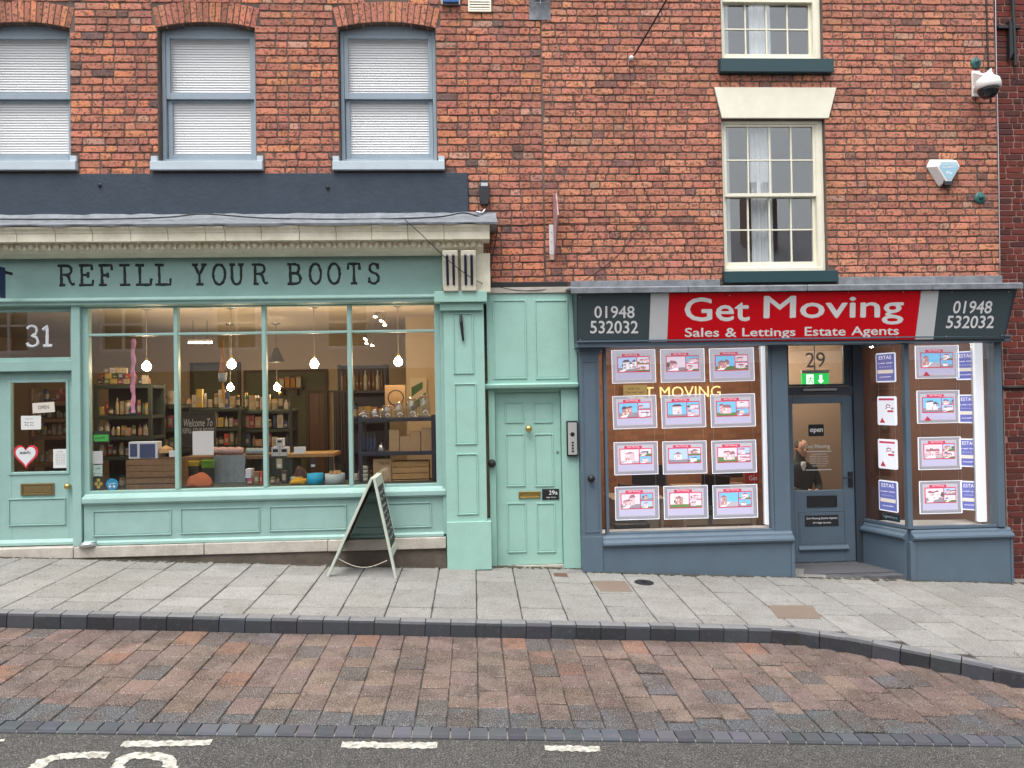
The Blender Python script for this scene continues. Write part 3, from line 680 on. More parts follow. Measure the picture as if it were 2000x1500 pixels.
B('footing', M_brown, pl, -9, pxs[-1], -.165, .3, -.3, zp1-.126)
# fascia
fz0, fz1 = W(430, 580, -.16).z, W(430, 489, -.16).z; fx1 = W(864, 540, -.16).x
fa = put('fascia', MB().box(XL, fx1, -.105, -.03, fz0, fz1+.05).mesh('fascia', M_green), gs, .003)
MB().prof([(-.11,fz0+.012),(-.19,fz0+.004),(-.205,fz0-.02),(-.205,fz0-.035),(-.18,fz0-.05),(-.18,fz0-.075),(-.13,fz0-.09),(-.03,fz0-.09),(-.03,fz0+.012)], XL, W(852,586,-.2).x).build('fascia_mould', M_green, gs, .003)
M_letter = mat('black_sign_paint', (.006,.016,.014), .55)
for ch, a, b in (('R',108,150),('E',150,187),('F',188,224),('I',228,260),('L',260,300),('L',298,338),('Y',371,408),('O',411,445),('U',444,480),('R',487,527),('B',557,593),('O',600,632),('O',636,669),('T',675,707),('S',715,745)):
    t = (a+b)/2; y1 = 519-(t-108)*.0063; y0 = 557-(t-108)*.0063
    X0, X1, Z0, Z1 = rc(a+4, y1, b-4, y0, -.105); painted_letter(ch, X0, X1, Z0, Z1, -.106, .0172, M_letter, fa)
# cornice of glazed blocks, egg band, lead top
cz1, cz0 = W(480, 441, -.5).z, W(480, 469, -.48).z; ez0 = W(480, 487, -.36).z
cps = [-9]+[-9+(i+1)*.42 for i in range(8)]
cps = [x for x in cps if x < W(28,455,-.5).x-.2]+[W(p,455,-.5).x for p in (28,104,177,252,325,399,437,509,583,655,725,796,867,957)]
hm = (cz1-cz0)
for a, b in zip(cps, cps[1:]):
    q = random.uniform(-.003,.003)
    MB().prof([(-.2,cz0),(-.455+q,cz0),(-.46+q,cz0+hm*.55),(-.468+q,cz0+hm*.6),(-.475+q,cz0+hm*.72),(-.50+q,cz0+hm*.86),(-.51+q,cz1),(-.2,cz1)], a+.0025, b-.0025).build('cornice_block', M_stone, gs, .002)
cxe = W(944, 478, -.36).x
MB().prof([(-.16,ez0-.05),(-.22,ez0-.05),(-.30,ez0-.02),(-.33,ez0),(-.345,ez0+.02),(-.345,cz0-.012),(-.37,cz0-.002),(-.16,cz0-.002)], XL, cxe).build('bed_mould', M_stone, gs, .003)
eg = MB().lathe([(.001,-.042),(.02,-.034),(.033,-.012),(.036,.012),(.03,.03),(.001,.036)], n=10).mesh('egg', M_stone)
dt = MB().slab([(-.016,-.04),(.016,-.04),(.006,.036),(-.006,.036)], -.02, .02).mesh('dart', M_stone)
zc = (ez0+cz0)/2+.008; x = W(-14, 478, -.36).x; stp = (W(509,478,-.36).x-W(485,478,-.36).x)
while x < cxe-.04:
    for me, dx, nm in ((eg, 0, 'egg'), (dt, stp/2, 'dart')):
        o = put(nm, me, gs, 0, nm == 'egg'); o.matrix_parent_inverse = Matrix.Identity(4); o.location = Vector((x+dx, -.347, zc)) - gs.location
    x += stp
# lead roof over the cornice, with a ragged lip
mb = MB(); n = 90; xe = W(972, 436, -.53).x; vs = []
for i in range(n+1):
    x = XL+(xe-XL)*i/n; j = random.uniform(-.008,.008); zz = cz1+.012
    vs += [(x,-.029,ZB0-.02+j),(x,-.12,ZB0-.085+j),(x,-.5,zz+.022+j*.6),(x,-.53+j*.6,zz+.008+j*.4),(x,-.525+j*.6,zz-.012+j*1.3),(x,-.5,zz-.004),(x,-.029,zz-.004)]
mb.add(vs, [(7*i+a,7*i+7+a,7*i+7+(a+1)%7,7*i+(a+1)%7) for i in range(n) for a in range(7)]+[tuple(range(7)), tuple(range(7*n+6,7*n-1,-1))]).build('lead_flashing', M_lead, gs)
# console over the pilaster
kx0, kx1, kz0, kz1 = rc(864, 488, 931, 567, -.4)
con = put('console', MB().box(kx0+.0, W(957,500,-.25).x, -.24, 0, kz0, ez0-.04).mesh('console', M_stone), gs, .004)
km = (kx0+kx1)/2; cp = [(-.25,kz0),(-.33,kz0),(-.335,kz0+.06),(-.355,kz0+.16),(-.39,kz0+.28),(-.43,kz0+.38),(-.435,kz1-.01),(-.25,kz1-.01)]
for a, b in ((kx0+.004, km-.016), (km+.016, kx1-.004)):
    MB().prof(cp, a, b).build('scroll', mat('cream_glaze', (.66,.63,.52), .3, noise=.4, scale=7, dark=(.4,.35,.24)), con, .01)
    for t in (.3, .7):
        xc = a+(b-a)*t; pts = [(xc, y-.001, z) for y, z in [(-.333,kz0+.07),(-.337,kz0+.1),(-.355,kz0+.17),(-.39,kz0+.285),(-.428,kz0+.385),(-.434,kz1-.06)]]
        MB().tube(pts, .0155, 8).build('flute', M_navy, con)
# pilaster
pz = lambda y: W(905, y, -.22).z
capx0, capx1, capz0, capz1 = rc(848, 569, 951, 590, -.28)
pil = put('pilaster', MB().box(*[W(869,800,-.2).x, W(948,800,-.2).x], -.2, .02, pz(1020), pz(592)).mesh('pilaster', M_mint), gs, .004)
B('capital', M_mint, pil, capx0, capx1, -.30, 0, capz0, capz1, bevel=.005)
a, b, c, d = rc(859, 592, 943, 606, -.25); B('necking', M_mint, pil, a, b, -.25, .01, c, capz0, bevel=.006)
for r in ((885,612,925,730),(888,749,931,868),(892,886,934,1005)): panel(pil, M_mint, *r, -.2)
a, b, c, d = rc(873, 1019, 960, 1106, -.225); B('base_block', M_mint, pil, a, b, -.225, .02, gz(-.3,-.2)-.02, d, bevel=.006)
mb = MB(); xa, xb = gx1+.07, W(872,800,-.16).x
B('window_reveal', M_green, gs, xa, xb, -.15, -.02, zp1, gzt+.06, bevel=.006)
MB().tube([W(900,616,-.2)+Vector((0,-.02,0)), W(901,630,-.2)+Vector((0,-.045,0)), W(903,650,-.2)+Vector((0,-.04,0)), W(905,666,-.2)+Vector((0,-.025,0))], [.016,.02,.016,.012], 8).build('iron_hook', M_black, gs)
# entrance door of the shop with the light above it
px0, px1 = W(143, 830, -.12).x, W(160, 830, -.12).x
B('door_post', M_green, gs, px0, px1, -.15, .03, zp1, fz0-.08, bevel=.005); B('window_post', M_green, gs, px1+.002, gx0-.068, -.115, .0, zp1, fz0-.08, bevel=.005)
dX0, dX1 = W(-22, 860, -.03).x, px0-.004
B('outer_post', M_green, gs, dX0-.12, dX0-.004, -.15, .03, zp1, fz0-.08); B('outer_wall', M_green, gs, -9, dX0-.12, -.12, .1, zp1, fz0-.08)
tz0, tz1 = W(70,705,-.08).z, W(70,603,-.08).z
B('door_transom', M_green, gs, dX0, px0, -.13, 0, W(70,725,-.13).z, tz0, bevel=.006)
B('transom_head', M_green, gs, dX0, px0, -.1, 0, tz1, fz0-.08)
fl = put('fanlight', MB().frame(dX0, px0-.002, tz0+.002, tz1-.001, -.09, -.02, .035).mesh('fanlight', M_green), gs, .003)
B('pane', M_glass, fl, dX0+.03, px0-.03, -.06, -.054, tz0+.03, tz1-.03)
a, b, c, d = rc(51, 637, 103, 676, -.06); hn = put('house_number', MB().box(a+.19, b-.005, -.064, -.061, c, c+.02).mesh('house_number', M_offw), fl)
for ch, u, v in (('3', a, a+.15), ('1', a+.17, b)): painted_letter(ch, u, v, c, d, -.0625, .017, M_offw, hn)
dz0, dz1 = zp1+.01, W(70,725,-.03).z-.004
ga, gb, gc, gd = rc(24, 744, 135, 921, -.03)
dr = put('door', MB().box(dX0, ga, -.05, 0, dz0, dz1).box(gb, dX1, -.05, 0, dz0, dz1).box(ga, gb, -.05, 0, gd, dz1).box(ga, gb, -.05, 0, dz0, gc).mesh('door', M_green), gs, .004)
MB().frame(ga-.03, gb+.012, gc-.03, gd+.012, -.062, -.045, .03).build('glazing_bead', M_green, dr, .004)
B('pane', M_glass, dr, ga, gb, -.028, -.022, gc, gd); panel(dr, M_green, 17, 973, 129, 1026, -.05)
MB().prof([(-.05,dz0),(-.085,dz0),(-.085,dz0+.03),(-.055,dz0+.065),(-.05,dz0+.065)], dX0, dX1).build('weatherboard', M_green, dr, .003)
a, b, c, d = rc(41, 944, 106, 967, -.055); MB().frame(a,b,c,d,-.066,-.048,.022).box(a+.026,b-.026,-.062,-.05,c+.026,d-.026).build('letter_plate', M_obrass, dr, .003)
MB().lathe([(.018,0),(.014,.02),(.03,.04),(.034,.055),(.024,.07),(.001,.074)], W(136,949,-.05), 'Y').build('door_knob', M_brass, dr, 0, True)
# ------------------------------------------------------------------ mint entrance (29a)
en = thing('entrance', 'mint green six panel front door set under a two panel overdoor', 'entrance', (.55, 0, 0))
ex0, ex1 = W(951,660,-.08).x, W(1127,660,-.08).x; oz0, oz1 = W(1040,750,-.08).z, W(1040,573,-.08).z
od = put('overdoor', MB().box(ex0, ex1, -.08, .05, oz0, oz1).mesh('overdoor', M_mint), en, .004)
for r in ((963,586,1028,740),(1045,586,1110,740)): panel(od, M_mint, *r, -.08, t=.014, out=.012)
B('coping', M_plinth, en, ex0, ex1-.05, -.1, .0, oz1+.002, oz1+.07, bevel=.004)
B('felt_strip', M_black, en, ex0-.05, ex1-.1, -.05, .0, oz1+.072, oz1+.14, bevel=.006)
MB().prof([(-.075,oz0-.055),(-.13,oz0-.04),(-.14,oz0-.005),(-.085,oz0+.012),(-.02,oz0+.012),(-.02,oz0-.055)], W(945,753,-.13).x, W(1130,753,-.13).x).build('ledge', M_mint, en, .004)
jx0, jx1, jx2 = W(968,900,-.04).x, W(1098,900,-.04).x, W(1131,900,-.04).x
B('jamb', M_mint, en, ex0+.005, jx0, -.05, .1, gz(0,0)-.05, oz0-.056, bevel=.004); B('jamb', M_mint, en, jx1, jx2, -.05, .1, gz(1,0)-.05, oz0-.056, bevel=.004)
zd1 = W(1032,766,.04).z; zd0 = gz(.6, 0)+.012
B('door_head', M_mint, en, jx0, jx1, -.02, .1, zd1, oz0-.056)
ed = put('door', MB().box(jx0+.004, jx1-.004, .03, .08, zd0, zd1-.003).mesh('door', M_mint), en, .003)
for r in ((986,785,1023,826),(1042,785,1079,826),(988,847,1025,950),(1044,847,1081,950),(991,982,1028,1079),(1048,982,1085,1079)): panel(ed, M_mint, *r, .03, t=.014, out=.012)
MB().lathe([(.03,0),(.03,.006),(.014,.012),(.014,.03),(.03,.045),(.04,.06),(.03,.075),(.001,.082)], W(1032,837,.03), 'Y').build('door_knob', M_brass, ed, 0, True)
MB().lathe([(.014,0),(.014,.008),(.001,.009)], W(1089,883,.03), 'Y').build('lock', M_steel, ed)
a, b, c, d = rc(1013,960,1056,973,.02); MB().frame(a,b,c,d,.014,.032,.014).box(a+.016,b-.016,.02,.03,c+.016,d-.016).build('letter_plate', M_brass, ed, .002)
a, b, c, d = rc(1059,955,1092,976,.02); pq = B('number_plaque', M_bplast, ed, a, b, .02, .032, c, d, bevel=.002)
a, b, c, d = rc(1072,958,1089,966,.018); text('29a', a, b, c, d, .0185, M_white, 'lettering', pq); a, b, c, d = rc(1067,970,1086,973,.018); text('High Street', a, b, c, d, .0185, M_white, 'lettering', pq)
B('threshold', M_plinth, en, ex0, jx2, -.03, .1, gz(.6,0)-.08, zd0-.004)
MB().lathe([(.045,0),(.045,.008),(.02,.014),(.02,.03),(.04,.04),(.044,.055),(.03,.068),(.001,.07)], W(961,905,-.05), 'Y').build('bell_knob', M_black, en, 0, True)
a, b, c, d = rc(1107,822,1129,891,-.09); ic = put('intercom', MB().box(a, b, -.095, -.05, c, d).mesh('intercom', M_bplast), en, .004)
B('face_plate', mat('brushed_plate', (.42,.42,.41), .35), ic, a+.014, b-.014, -.1, -.094, c+.018, d-.018); MB().lathe([(.026,0),(.022,.004),(.001,.005)], ((a+b)/2, -.1, c+(d-c)*.62), 'Y').build('speaker', M_bplast, ic)
for i in range(4): B('call_button', M_bplast, ic, (a+b)/2-.012, (a+b)/2+.012, -.104, -.1, c+.05+i*.033, c+.068+i*.033)
# ------------------------------------------------------------------ slate grey estate agent front
es = thing('shopfront', 'slate grey estate agent shopfront with red and white sign', 'shopfront', (3.8, -.1, -.2))
YE = -.10
lp0, lp1 = W(1135,880,-.2).x, W(1173,880,-.2).x; sz0_ = W(1540,664,-.3).z
gp = put('pilaster', MB().box(lp0, lp1, -.2, .1, gz(1.3,-.2)-.05, W(1154,691,-.2).z).mesh('pilaster', M_grey), es, .004)
a, b, c, d = rc(1130,675,1176,691,-.23); MB().box(a, b, -.23, .1, c+.03, d+.06).box(a+.012, b-.012, -.215, .1, c, c+.03).build('capital', M_grey, gp, .005)
MB().frame(lp0+.03, lp1-.03, W(1154,1040,-.2).z, W(1154,706,-.2).z, -.208, -.199, .008).build('bead', M_grey, gp, .002)
B('base_block', M_grey, gp, lp0-.006, lp1+.006, -.212, .1, gz(1.3,-.2)-.05, W(1154,1048,-.2).z, bevel=.004)
MB().lathe([(.04,0),(.04,.008),(.018,.014),(.018,.03),(.036,.04),(.04,.052),(.001,.062)], W(1154,934,-.2), 'Y').build('bell_knob', M_black, es, 0, True)
B('dark_gap', M_black, es, jx2+.002, lp0-.002, -.02, .1, gz(1.2,0)-.05, W(1132,575,0).z)
wx0, wx1 = W(1186,860,YE).x, W(1502,860,YE).x; wz1 = W(1340,674,YE).z; wz0 = W(1345,1036,YE).z
ew = put('shop_window', MB().frame(wx0-.035, wx1+.03, wz0-.03, wz1+.03, -.14, -.05, .035, .03).mesh('shop_window', M_grey), es, .003)
B('pane', M_glass, ew, wx0-.004, wx1+.004, YE-.003, YE+.003, wz0-.004, wz1+.004)
B('corner_post', M_grey, es, wx1+.031, W(1541,860,-.14).x, -.15, .0, gz(3.5,-.2)-.05, wz1+.03, bevel=.008)
xr = W(1541,860,-.14).x
B('return_panel', M_grey, es, xr-.06, xr-.004, .0, .52, gz(3.5,0)-.05, wz1+.03)
def sill_run(pts, zt, par):                      # moulded sill following plan points (outer face), left to right
    pr = [(0,0),(-.03,-.012),(-.045,-.03),(-.05,-.05),(-.08,-.062),(-.1,-.075),(-.105,-.1),(-.08,-.125),(-.06,-.135),(.12,-.135),(.12,0)]
    for (p, q) in zip(pts, pts[1:]):
        p, q = Vector((*p, 0)), Vector((*q, 0)); d = (q-p).normalized(); nn = Vector((-d.y, d.x, 0))
        MB().ext(pr, lambda y, z: p+nn*y+Vector((0,0,zt+z)), lambda y, z: q+nn*y+Vector((0,0,zt+z))).build('sill_mould', M_grey, par, .003)
sill_run([(lp1+.007, -.14), (xr, -.14)], wz0-.02, es)
def riser(p, q, zt, par, out=.0):
    p, q = Vector((*p, 0)), Vector((*q, 0)); d = (q-p).normalized(); nn = Vector((-d.y, d.x, 0))
    vs = []
    for c in (p, q):
        for y in (-.06, .1): vs += [c+nn*y+Vector((0,0,gz(c.x,c.y)-.05)), c+nn*y+Vector((0,0,zt))]
    MB().add(vs, [(0,1,5,4),(1,3,7,5),(3,2,6,7),(2,0,4,6),(0,2,3,1),(4,5,7,6)]).build('stall_riser', M_grey, par, .003)
riser((lp1+.007, -.14), (xr-.03, -.14), wz0-.156, es); B('riser_post', M_grey, es, xr-.03, xr+.012, -.21, .3, gz(3.6,-.2)-.05, wz0-.157, bevel=.004)
# recessed door
YD = .48
dx0, dx1 = W(1540,930,YD).x, W(1668,930,YD).x; ddz0, ddz1 = W(1608,1097,YD).z, W(1600,773,YD).z
tz1 = W(1595,672,YD).z
B('door_post', M_dgrey, es, xr-.003, dx0-.003, YD-.03, YD+.1, ddz0-.1, tz1+.1, bevel=.004); sp0 = dx1+.003
B('door_post', M_dgrey, es, sp0, W(1686,850,YD).x, YD-.03, YD+.1, ddz0-.1, tz1+.1, bevel=.004)
B('transom_rail', M_dgrey, es, dx0-.003, dx1+.003, YD-.02, YD+.08, ddz1+.003, W(1595,755,YD).z, bevel=.004)
B('door_closer', M_steel, es, W(1565,760,YD).x, W(1630,760,YD).x, YD-.06, YD-.02, W(1597,763,YD).z, W(1597,759,YD).z)
fl = put('fanlight', MB().frame(dx0, dx1, W(1595,755,YD).z+.002, tz1+.1, YD-.01, YD+.05, .03).mesh('fanlight', M_dgrey), es, .003)
B('pane', M_glass, fl, dx0+.028, dx1-.1, YD+.02, YD+.025, W(1595,755,YD).z+.03, tz1+.08); B('blank', M_dgrey, fl, dx1-.1, dx1-.028, YD, YD+.04, W(1595,755,YD).z+.03, tz1+.08)
a, b, c, d = rc(1574,688,1612,718,YD+.01); text('29', a, b, c, d, YD+.017, mat('etched', (.4,.34,.3), .6), 'house_number', fl)
ga, gb, gc, gd = rc(1549.5,788,1646,958,YD)
ad = put('door', MB().box(dx0, ga, YD, YD+.05, ddz0, ddz1).box(gb, dx1, YD, YD+.05, ddz0, ddz1).box(ga, gb, YD, YD+.05, gd, ddz1).box(ga, gb, YD, YD+.05, ddz0, gc).mesh('door', M_grey), es, .004)
B('pane', M_glass, ad, ga, gb, YD+.02, YD+.026, gc, gd)
a, b, c, d = rc(1576,968,1634,990,YD); MB().frame(a,b,c,d,YD-.012,YD+.002,.012).box(a+.013,b-.013,YD-.008,YD+.002,c+.013,d-.013).build('letter_plate', M_bplast, ad, .002)
a, b, c, d = rc(1572,1006,1637,1027,YD); q = B('name_plaque', M_bplast, ad, a, b, YD-.012, YD+.001, c, d, bevel=.002)
for t, r in (('Get Moving Estate Agents', (1575,1010,1635,1015)), ('29 High Street', (1587,1019,1623,1023.5))):
    a, b, c, d = rc(*r, YD-.012); text(t, a, b, c, d, YD-.0135, M_white, 'lettering', q)
panel(ad, M_grey, 1560,997,1652,1066, YD, t=.014, out=.006); a, b, c, d = rc(1560,1064,1657,1073,YD); MB().prof([(YD-.03,c),(YD-.03,c+.012),(YD,d),(YD,c)], a, b).build('weatherboard', M_grey, ad, .002)
mb = MB().box(*rc(1656,921,1665,952,YD)[:2], YD-.012, YD, *rc(1656,921,1665,952,YD)[2:]); h = W(1660,932,YD); mb.cyl((h.x,YD-.01,h.z),(h.x,YD-.05,h.z),.01); mb.cyl((h.x,YD-.05,h.z),(h.x-.11,YD-.05,h.z),.009); mb.build('door_handle', M_bplast, ad, .002)
B('threshold_bar', M_steel, es, dx0, dx1, YD-.06, YD+.02, ddz0-.03, ddz0-.006)
a, b, c, d = rc(1580,829,1610,852,YD); q = B('open_sticker', M_bplast, ad, a, b, YD+.014, YD+.019, c, d); a, b, c, d = rc(1583,837,1608,847,YD); text('open', a, b, c, d, YD+.0135, M_white, 'lettering', q, bold=.02)
for t, r in (('Get Moving', (1574,868,1622,878)),): a, b, c, d = rc(*r, YD); text(t, a, b, c, d, YD+.018, mat('etched_white', (.6,.6,.6), .6), 'lettering', ad)
for yy in (881, 917): bp('etched_line', MATS['etched_white'], ad, 1574, yy, 1624, yy+1.3, YD+.016, .002)
for i, (u, v) in enumerate(((1585,1616),(1581,1620),(1583,1618),(1581,1620),(1583,1619),(1588,1614))):
    yy = 886+i*4.6; a, b, c, d = rc(u, yy, v, yy+2.6, YD); text('~mondayx nine tofive' if i else '~opening', a, b, c, d, YD+.018, MATS['etched_white'], 'lettering', ad)
st = MB(); zz = gz(4.2,-.1)+.02
st.plate([(xr-.01,-.16),(W(1785,1130,-.17).x,-.16),(sp0+.08,YD+.1),(xr-.01,YD+.1)], zz-.25, min(zz, ddz0-.035)); st.build('threshold_slab', mat('wet_slate', (.07,.075,.085), .35, noise=.7, scale=7, dark=(.2,.2,.21), bump=.2), es, .004)
# splayed side light and front bay
A = (W(1686,850,YD).x-.0, YD-.02); Bc = (W(1771,850,-.15).x, -.15); Cc = (W(1940,850,-.15).x, -.15)
bz1, bz0 = W(1840,670,-.15).z, W(1850,1026,-.15).z
def run_box(name, m, par, p, q, y0, y1, z0, z1, bevel=0):
    p, q = Vector((*p,0)), Vector((*q,0)); d = (q-p).normalized(); nn = Vector((-d.y,d.x,0)); vs = []
    for zz in (z0, z1):
        for c, y in ((p,y0),(q,y0),(q,y1),(p,y1)): vs.append(c+nn*y+Vector((0,0,zz)))
    return MB().add(vs, [(0,1,5,4),(1,2,6,5),(2,3,7,6),(3,0,4,7),(4,5,6,7),(3,2,1,0)]).build(name, m, par, bevel)
bw = put('bay_window', MB().box(Bc[0]-.03, Bc[0]+.03, -.19, -.11, bz0-.03, bz1+.06).mesh('bay_window', M_grey), es, .008); bw['label'] = 'corner mullion of the splayed bay'
run_box('pane', M_glass, bw, A, (Bc[0]-.02, Bc[1]+.04), -.003, .003, bz0, bz1); B('pane', M_glass, bw, Bc[0]+.03, Cc[0], -.153, -.147, bz0, bz1)
run_box('head_rail', M_grey, bw, A, Bc, -.03, .03, bz1+.001, bz1+.08); B('head_rail', M_grey, bw, Bc[0]+.03, Cc[0], -.18, -.12, bz1+.001, bz1+.08)
run_box('bottom_rail', M_grey, bw, A, Bc, -.03, .03, bz0-.03, bz0-.001); B('bottom_rail', M_grey, bw, Bc[0]+.03, Cc[0], -.18, -.12, bz0-.03, bz0-.001)
ex = W(1958,850,-.18).x
B('end_post', M_grey, es, Cc[0]+.002, ex, -.2, .0, bz0-.03, bz1+.08, bevel=.006)
sill_run([(A[0],A[1]-.0), Bc, (W(1976,1040,-.2).x, -.15)], bz0-.03, es)
rx1 = W(1974,1090,-.21).x
riser(A, Bc, bz0-.166, es); riser((Bc[0]-.0,-.15), (rx1,-.15), bz0-.166, es); B('riser_post', M_grey, es, Bc[0]-.03, Bc[0]+.035, -.222, -.1, gz(5,-.2)-.05, bz0-.17, bevel=.004); B('riser_end', M_grey, es, rx1, rx1+.03, -.22, .0, gz(6,-.2)-.05, bz0-.17, bevel=.003)
# sign: leans out at the top
ST, SB = -.52, -.34
def sgn(px, py):
    t = (py-568)/(668-568); return W(px, py, ST+(SB-ST)*min(max(t,-.1),1.1))
def sign_plate(name, m, q, par, off=0, th=.012):
    f = [sgn(*p)+Vector((0,-off,0)) for p in q]; b = [v+Vector((0,th,0)) for v in f]
    return MB().add(f+b, [(0,1,2,3),(7,6,5,4),(0,4,5,1),(1,5,6,2),(2,6,7,3),(3,7,4,0)]).build(name, m, par, .002)
a0, a1 = sgn(1127,574), sgn(1127,669); b0, b1 = sgn(1982,566), sgn(1960,664)
sb = put('sign_box', MB().add([(a0.x,a0.y+.014,a0.z+.04),(a1.x,a1.y+.014,a1.z-.01),(b1.x+.02,b1.y+.014,b1.z-.01),(b0.x+.05,b0.y+.014,b0.z+.04),(a0.x,0,a0.z+.04),(a1.x,0,a1.z-.01),(b1.x+.02,0,b1.z-.01),(b0.x+.05,0,b0.z+.04)],
     [(0,1,2,3),(7,6,5,4),(0,4,5,1),(1,5,6,2),(2,6,7,3),(3,7,4,0)]).mesh('sign_box', M_dgrey), es, .003)
sg = thing('shop_sign', 'long grey white and red sign board reading Get Moving', 'sign', (3.9, -.4, 2.2))
sign_plate('grey_panel', M_signgrey, [(1129,574),(1270.5,573),(1267,668),(1129,669)], sg); sign_plate('white_panel', M_offw, [(1271,573),(1307,572.6),(1303,667.6),(1267.5,668)], sg)
sign_plate('red_panel', M_red, [(1307.5,572.6),(1799,568),(1787,663),(1303.5,667.6)], sg); sign_plate('white_panel', M_offw, [(1799.5,568),(1834,567.7),(1823,662.6),(1787.5,663)], sg); sign_plate('grey_panel', M_signgrey, [(1834.5,567.7),(1979,566.5),(1961,661.5),(1823.5,662.6)], sg)
def stext(t, x0, y0, x1, y1, sk=0, bold=0, rise=0, space=1.0, fat=0):
    def fn(u, q):
        py = y1+(y0-y1)*q - rise*u; px = x0+(x1-x0)*u + sk*q; return sgn(px, py)+Vector((0,-.003,0))
    text(t, 0,0,0,0,0, M_white, 'lettering', sg, bold=bold, fn=fn, space=space, fat=fat)
stext('01948', 1161, 598, 1239, 621, 0, 0, fat=.014); stext('532032', 1153, 627, 1246, 651, 0, 0, fat=.014)
stext('01948', 1860, 588, 1935, 612, 4, 0, fat=.014); stext('532032', 1847, 617, 1939, 641, 4, 0, fat=.014)
stext('Get', 1338, 582, 1463, 627, 0, 0, .5, fat=.013); stext('Moving', 1492, 579, 1763, 635, 1, 0, 2, fat=.013)
stext('Sales', 1338, 641, 1404, 658, 0, 0, .4, fat=.016); stext('&', 1417, 641, 1438, 658, 0, 0, 0, fat=.016); stext('Lettings', 1450, 641, 1553, 662, 0, 0, .7, fat=.016); stext('Estate', 1572, 639, 1651, 656, 0, 0, .6, fat=.016); stext('Agents', 1663, 638, 1755, 660, 0, 0, .6, fat=.016)
mb_s = MB().lathe([(.007,0),(.006,.003),(.001,.004)], n=8, axis='Y').mesh('screw', M_steel)
for p in ((1133,580),(1133,664),(1425,577),(1418,663),(1548,662),(1657,571),(1764,570),(1752,659),(1651,660),(1859,570),(1970,570),(1848,657),(1957,655),(1305,577)):
    o = put('screw', mb_s, sg); o.matrix_parent_inverse = Matrix.Identity(4); o.location = sgn(*p)+Vector((0,-.002,0))-sg.location
# lead over the sign
l0, l1 = W(1113,560,-.56), W(1992,548,-.56); zl = a0.z+.045
for (u, v) in ((1114,1343),(1343.5,1575),(1575.5,1818),(1818.5,1996)):
    xa, xb = W(u,560,-.56).x, W(v,560,-.56).x
    MB().prof([(-.585,zl-.05),(-.59,zl+.01),(-.565,zl+.022),(-.05,zl+.07),(0,zl+.08),(0,zl+.06),(-.05,zl+.05),(-.56,zl),(-.575,zl-.05)], xa+.002, xb-.002).build('lead_sheet', M_lead, es, .004)
B('lead_upstand', M_lead, es, W(1114,550,0).x, W(1405,550,0).x, -.03, 0, zl+.07, ZR+.02, bevel=.004); B('lead_upstand', M_lead, es, W(1634,545,0).x, XC, -.03, 0, zl+.07, ZR+.035, bevel=.004)
B('soffit', M_grey, es, a1.x, ex+.02, -.36, .0, wz1+.032, wz1+.05)
B('soffit_fill', M_grey, es, a1.x, ex+.02, -.33, -.02, wz1+.051, b1.z-.012)
#=====SECTION interior
# ------------------------------------------------------------------ inside the green shop
def room(names, x0, x1, y0, y1, z0, z1, mats):
    for nm, m, b in ((names[0], mats[0], (x0,x1,y0,y1,z0-.1,z0)), (names[1], mats[1], (x0,x1,y0,y1,z1,z1+.1)), (names[2], mats[2], (x0-.1,x1+.1,y1,y1+.1,z0-.1,z1+.1)),
                     (names[3], mats[3], (x0-.1,x0,y0,y1,z0-.1,z1+.1)), (names[3], mats[3], (x1,x1+.1,y0,y1,z0-.1,z1+.1))):
        o = B(nm, m, None, *b); o['kind'] = 'structure'
M_wallc = mat('cream_wall', (.56,.45,.31), .85, noise=.15, scale=2); M_olive = mat('olive_wall', (.13,.14,.085), .8, noise=.2, scale=3)
M_ceil = mat('shop_ceiling', (.66,.57,.47), .9); M_floor = mat('shop_floor', (.12,.085,.06), .6, noise=.4, scale=6)
F0 = zp1+.02; C0 = gzt+.09; RX1 = W(866,800,0).x
room(('floor','ceiling','wall_back','wall_side'), -8.2, RX1, -.02, 5.2, F0, C0, (M_floor, M_ceil, M_wallc, M_wallc))
M_old0 = mat('dark_wood', (.09,.06,.035), .6, noise=.4, scale=10); M_dkgreen = mat('dark_green_shelf', (.035,.055,.045), .6, noise=.3, scale=8); M_dkblue = mat('blue_black_metal', (.025,.032,.05), .5)
M_kraft = mat('kraft_card', (.42,.27,.14), .8, noise=.25, scale=20); M_pine = mat('pine', (.48,.28,.11), .6, noise=.5, scale=14, dark=(.25,.12,.045), streak=False)
M_old = mat('old_pine', (.24,.135,.065), .7, noise=.6, scale=16, dark=(.09,.05,.03))
PAL = [(.5,.27,.17),(.38,.28,.17),(.06,.05,.05),(.5,.07,.05),(.05,.09,.2),(.5,.43,.32),(.22,.13,.065),(.1,.15,.07),(.55,.38,.08),(.3,.08,.12),(.55,.5,.42)]
def one(name, label, cat, m, x0, y0, x1, y1, Y, dep, bevel=.004, group=None):
    o = bp(name, m, None, x0, y0, x1, y1, Y, dep, bevel); return tag(o, label, cat, group)
for (x0, y0, x1, y1, m_, l) in ((372,708,470,800,'olive','olive green panelled recess behind the plant hanger'), (476,722,640,800,'olive','long olive panel on the back wall behind the far bulbs')):
    a, b, c, d = rc(x0, y0, x1, y1, 5.15); t = thing('wall_panel', l, 'panel', ((a+b)/2, 5.15, c)); B('field', M_olive, t, a+.05, b-.05, 5.16, 5.198, F0, d-.05); MB().frame(a, b, F0, d, 5.14, 5.198, .05).build('frame', M_old0, t)
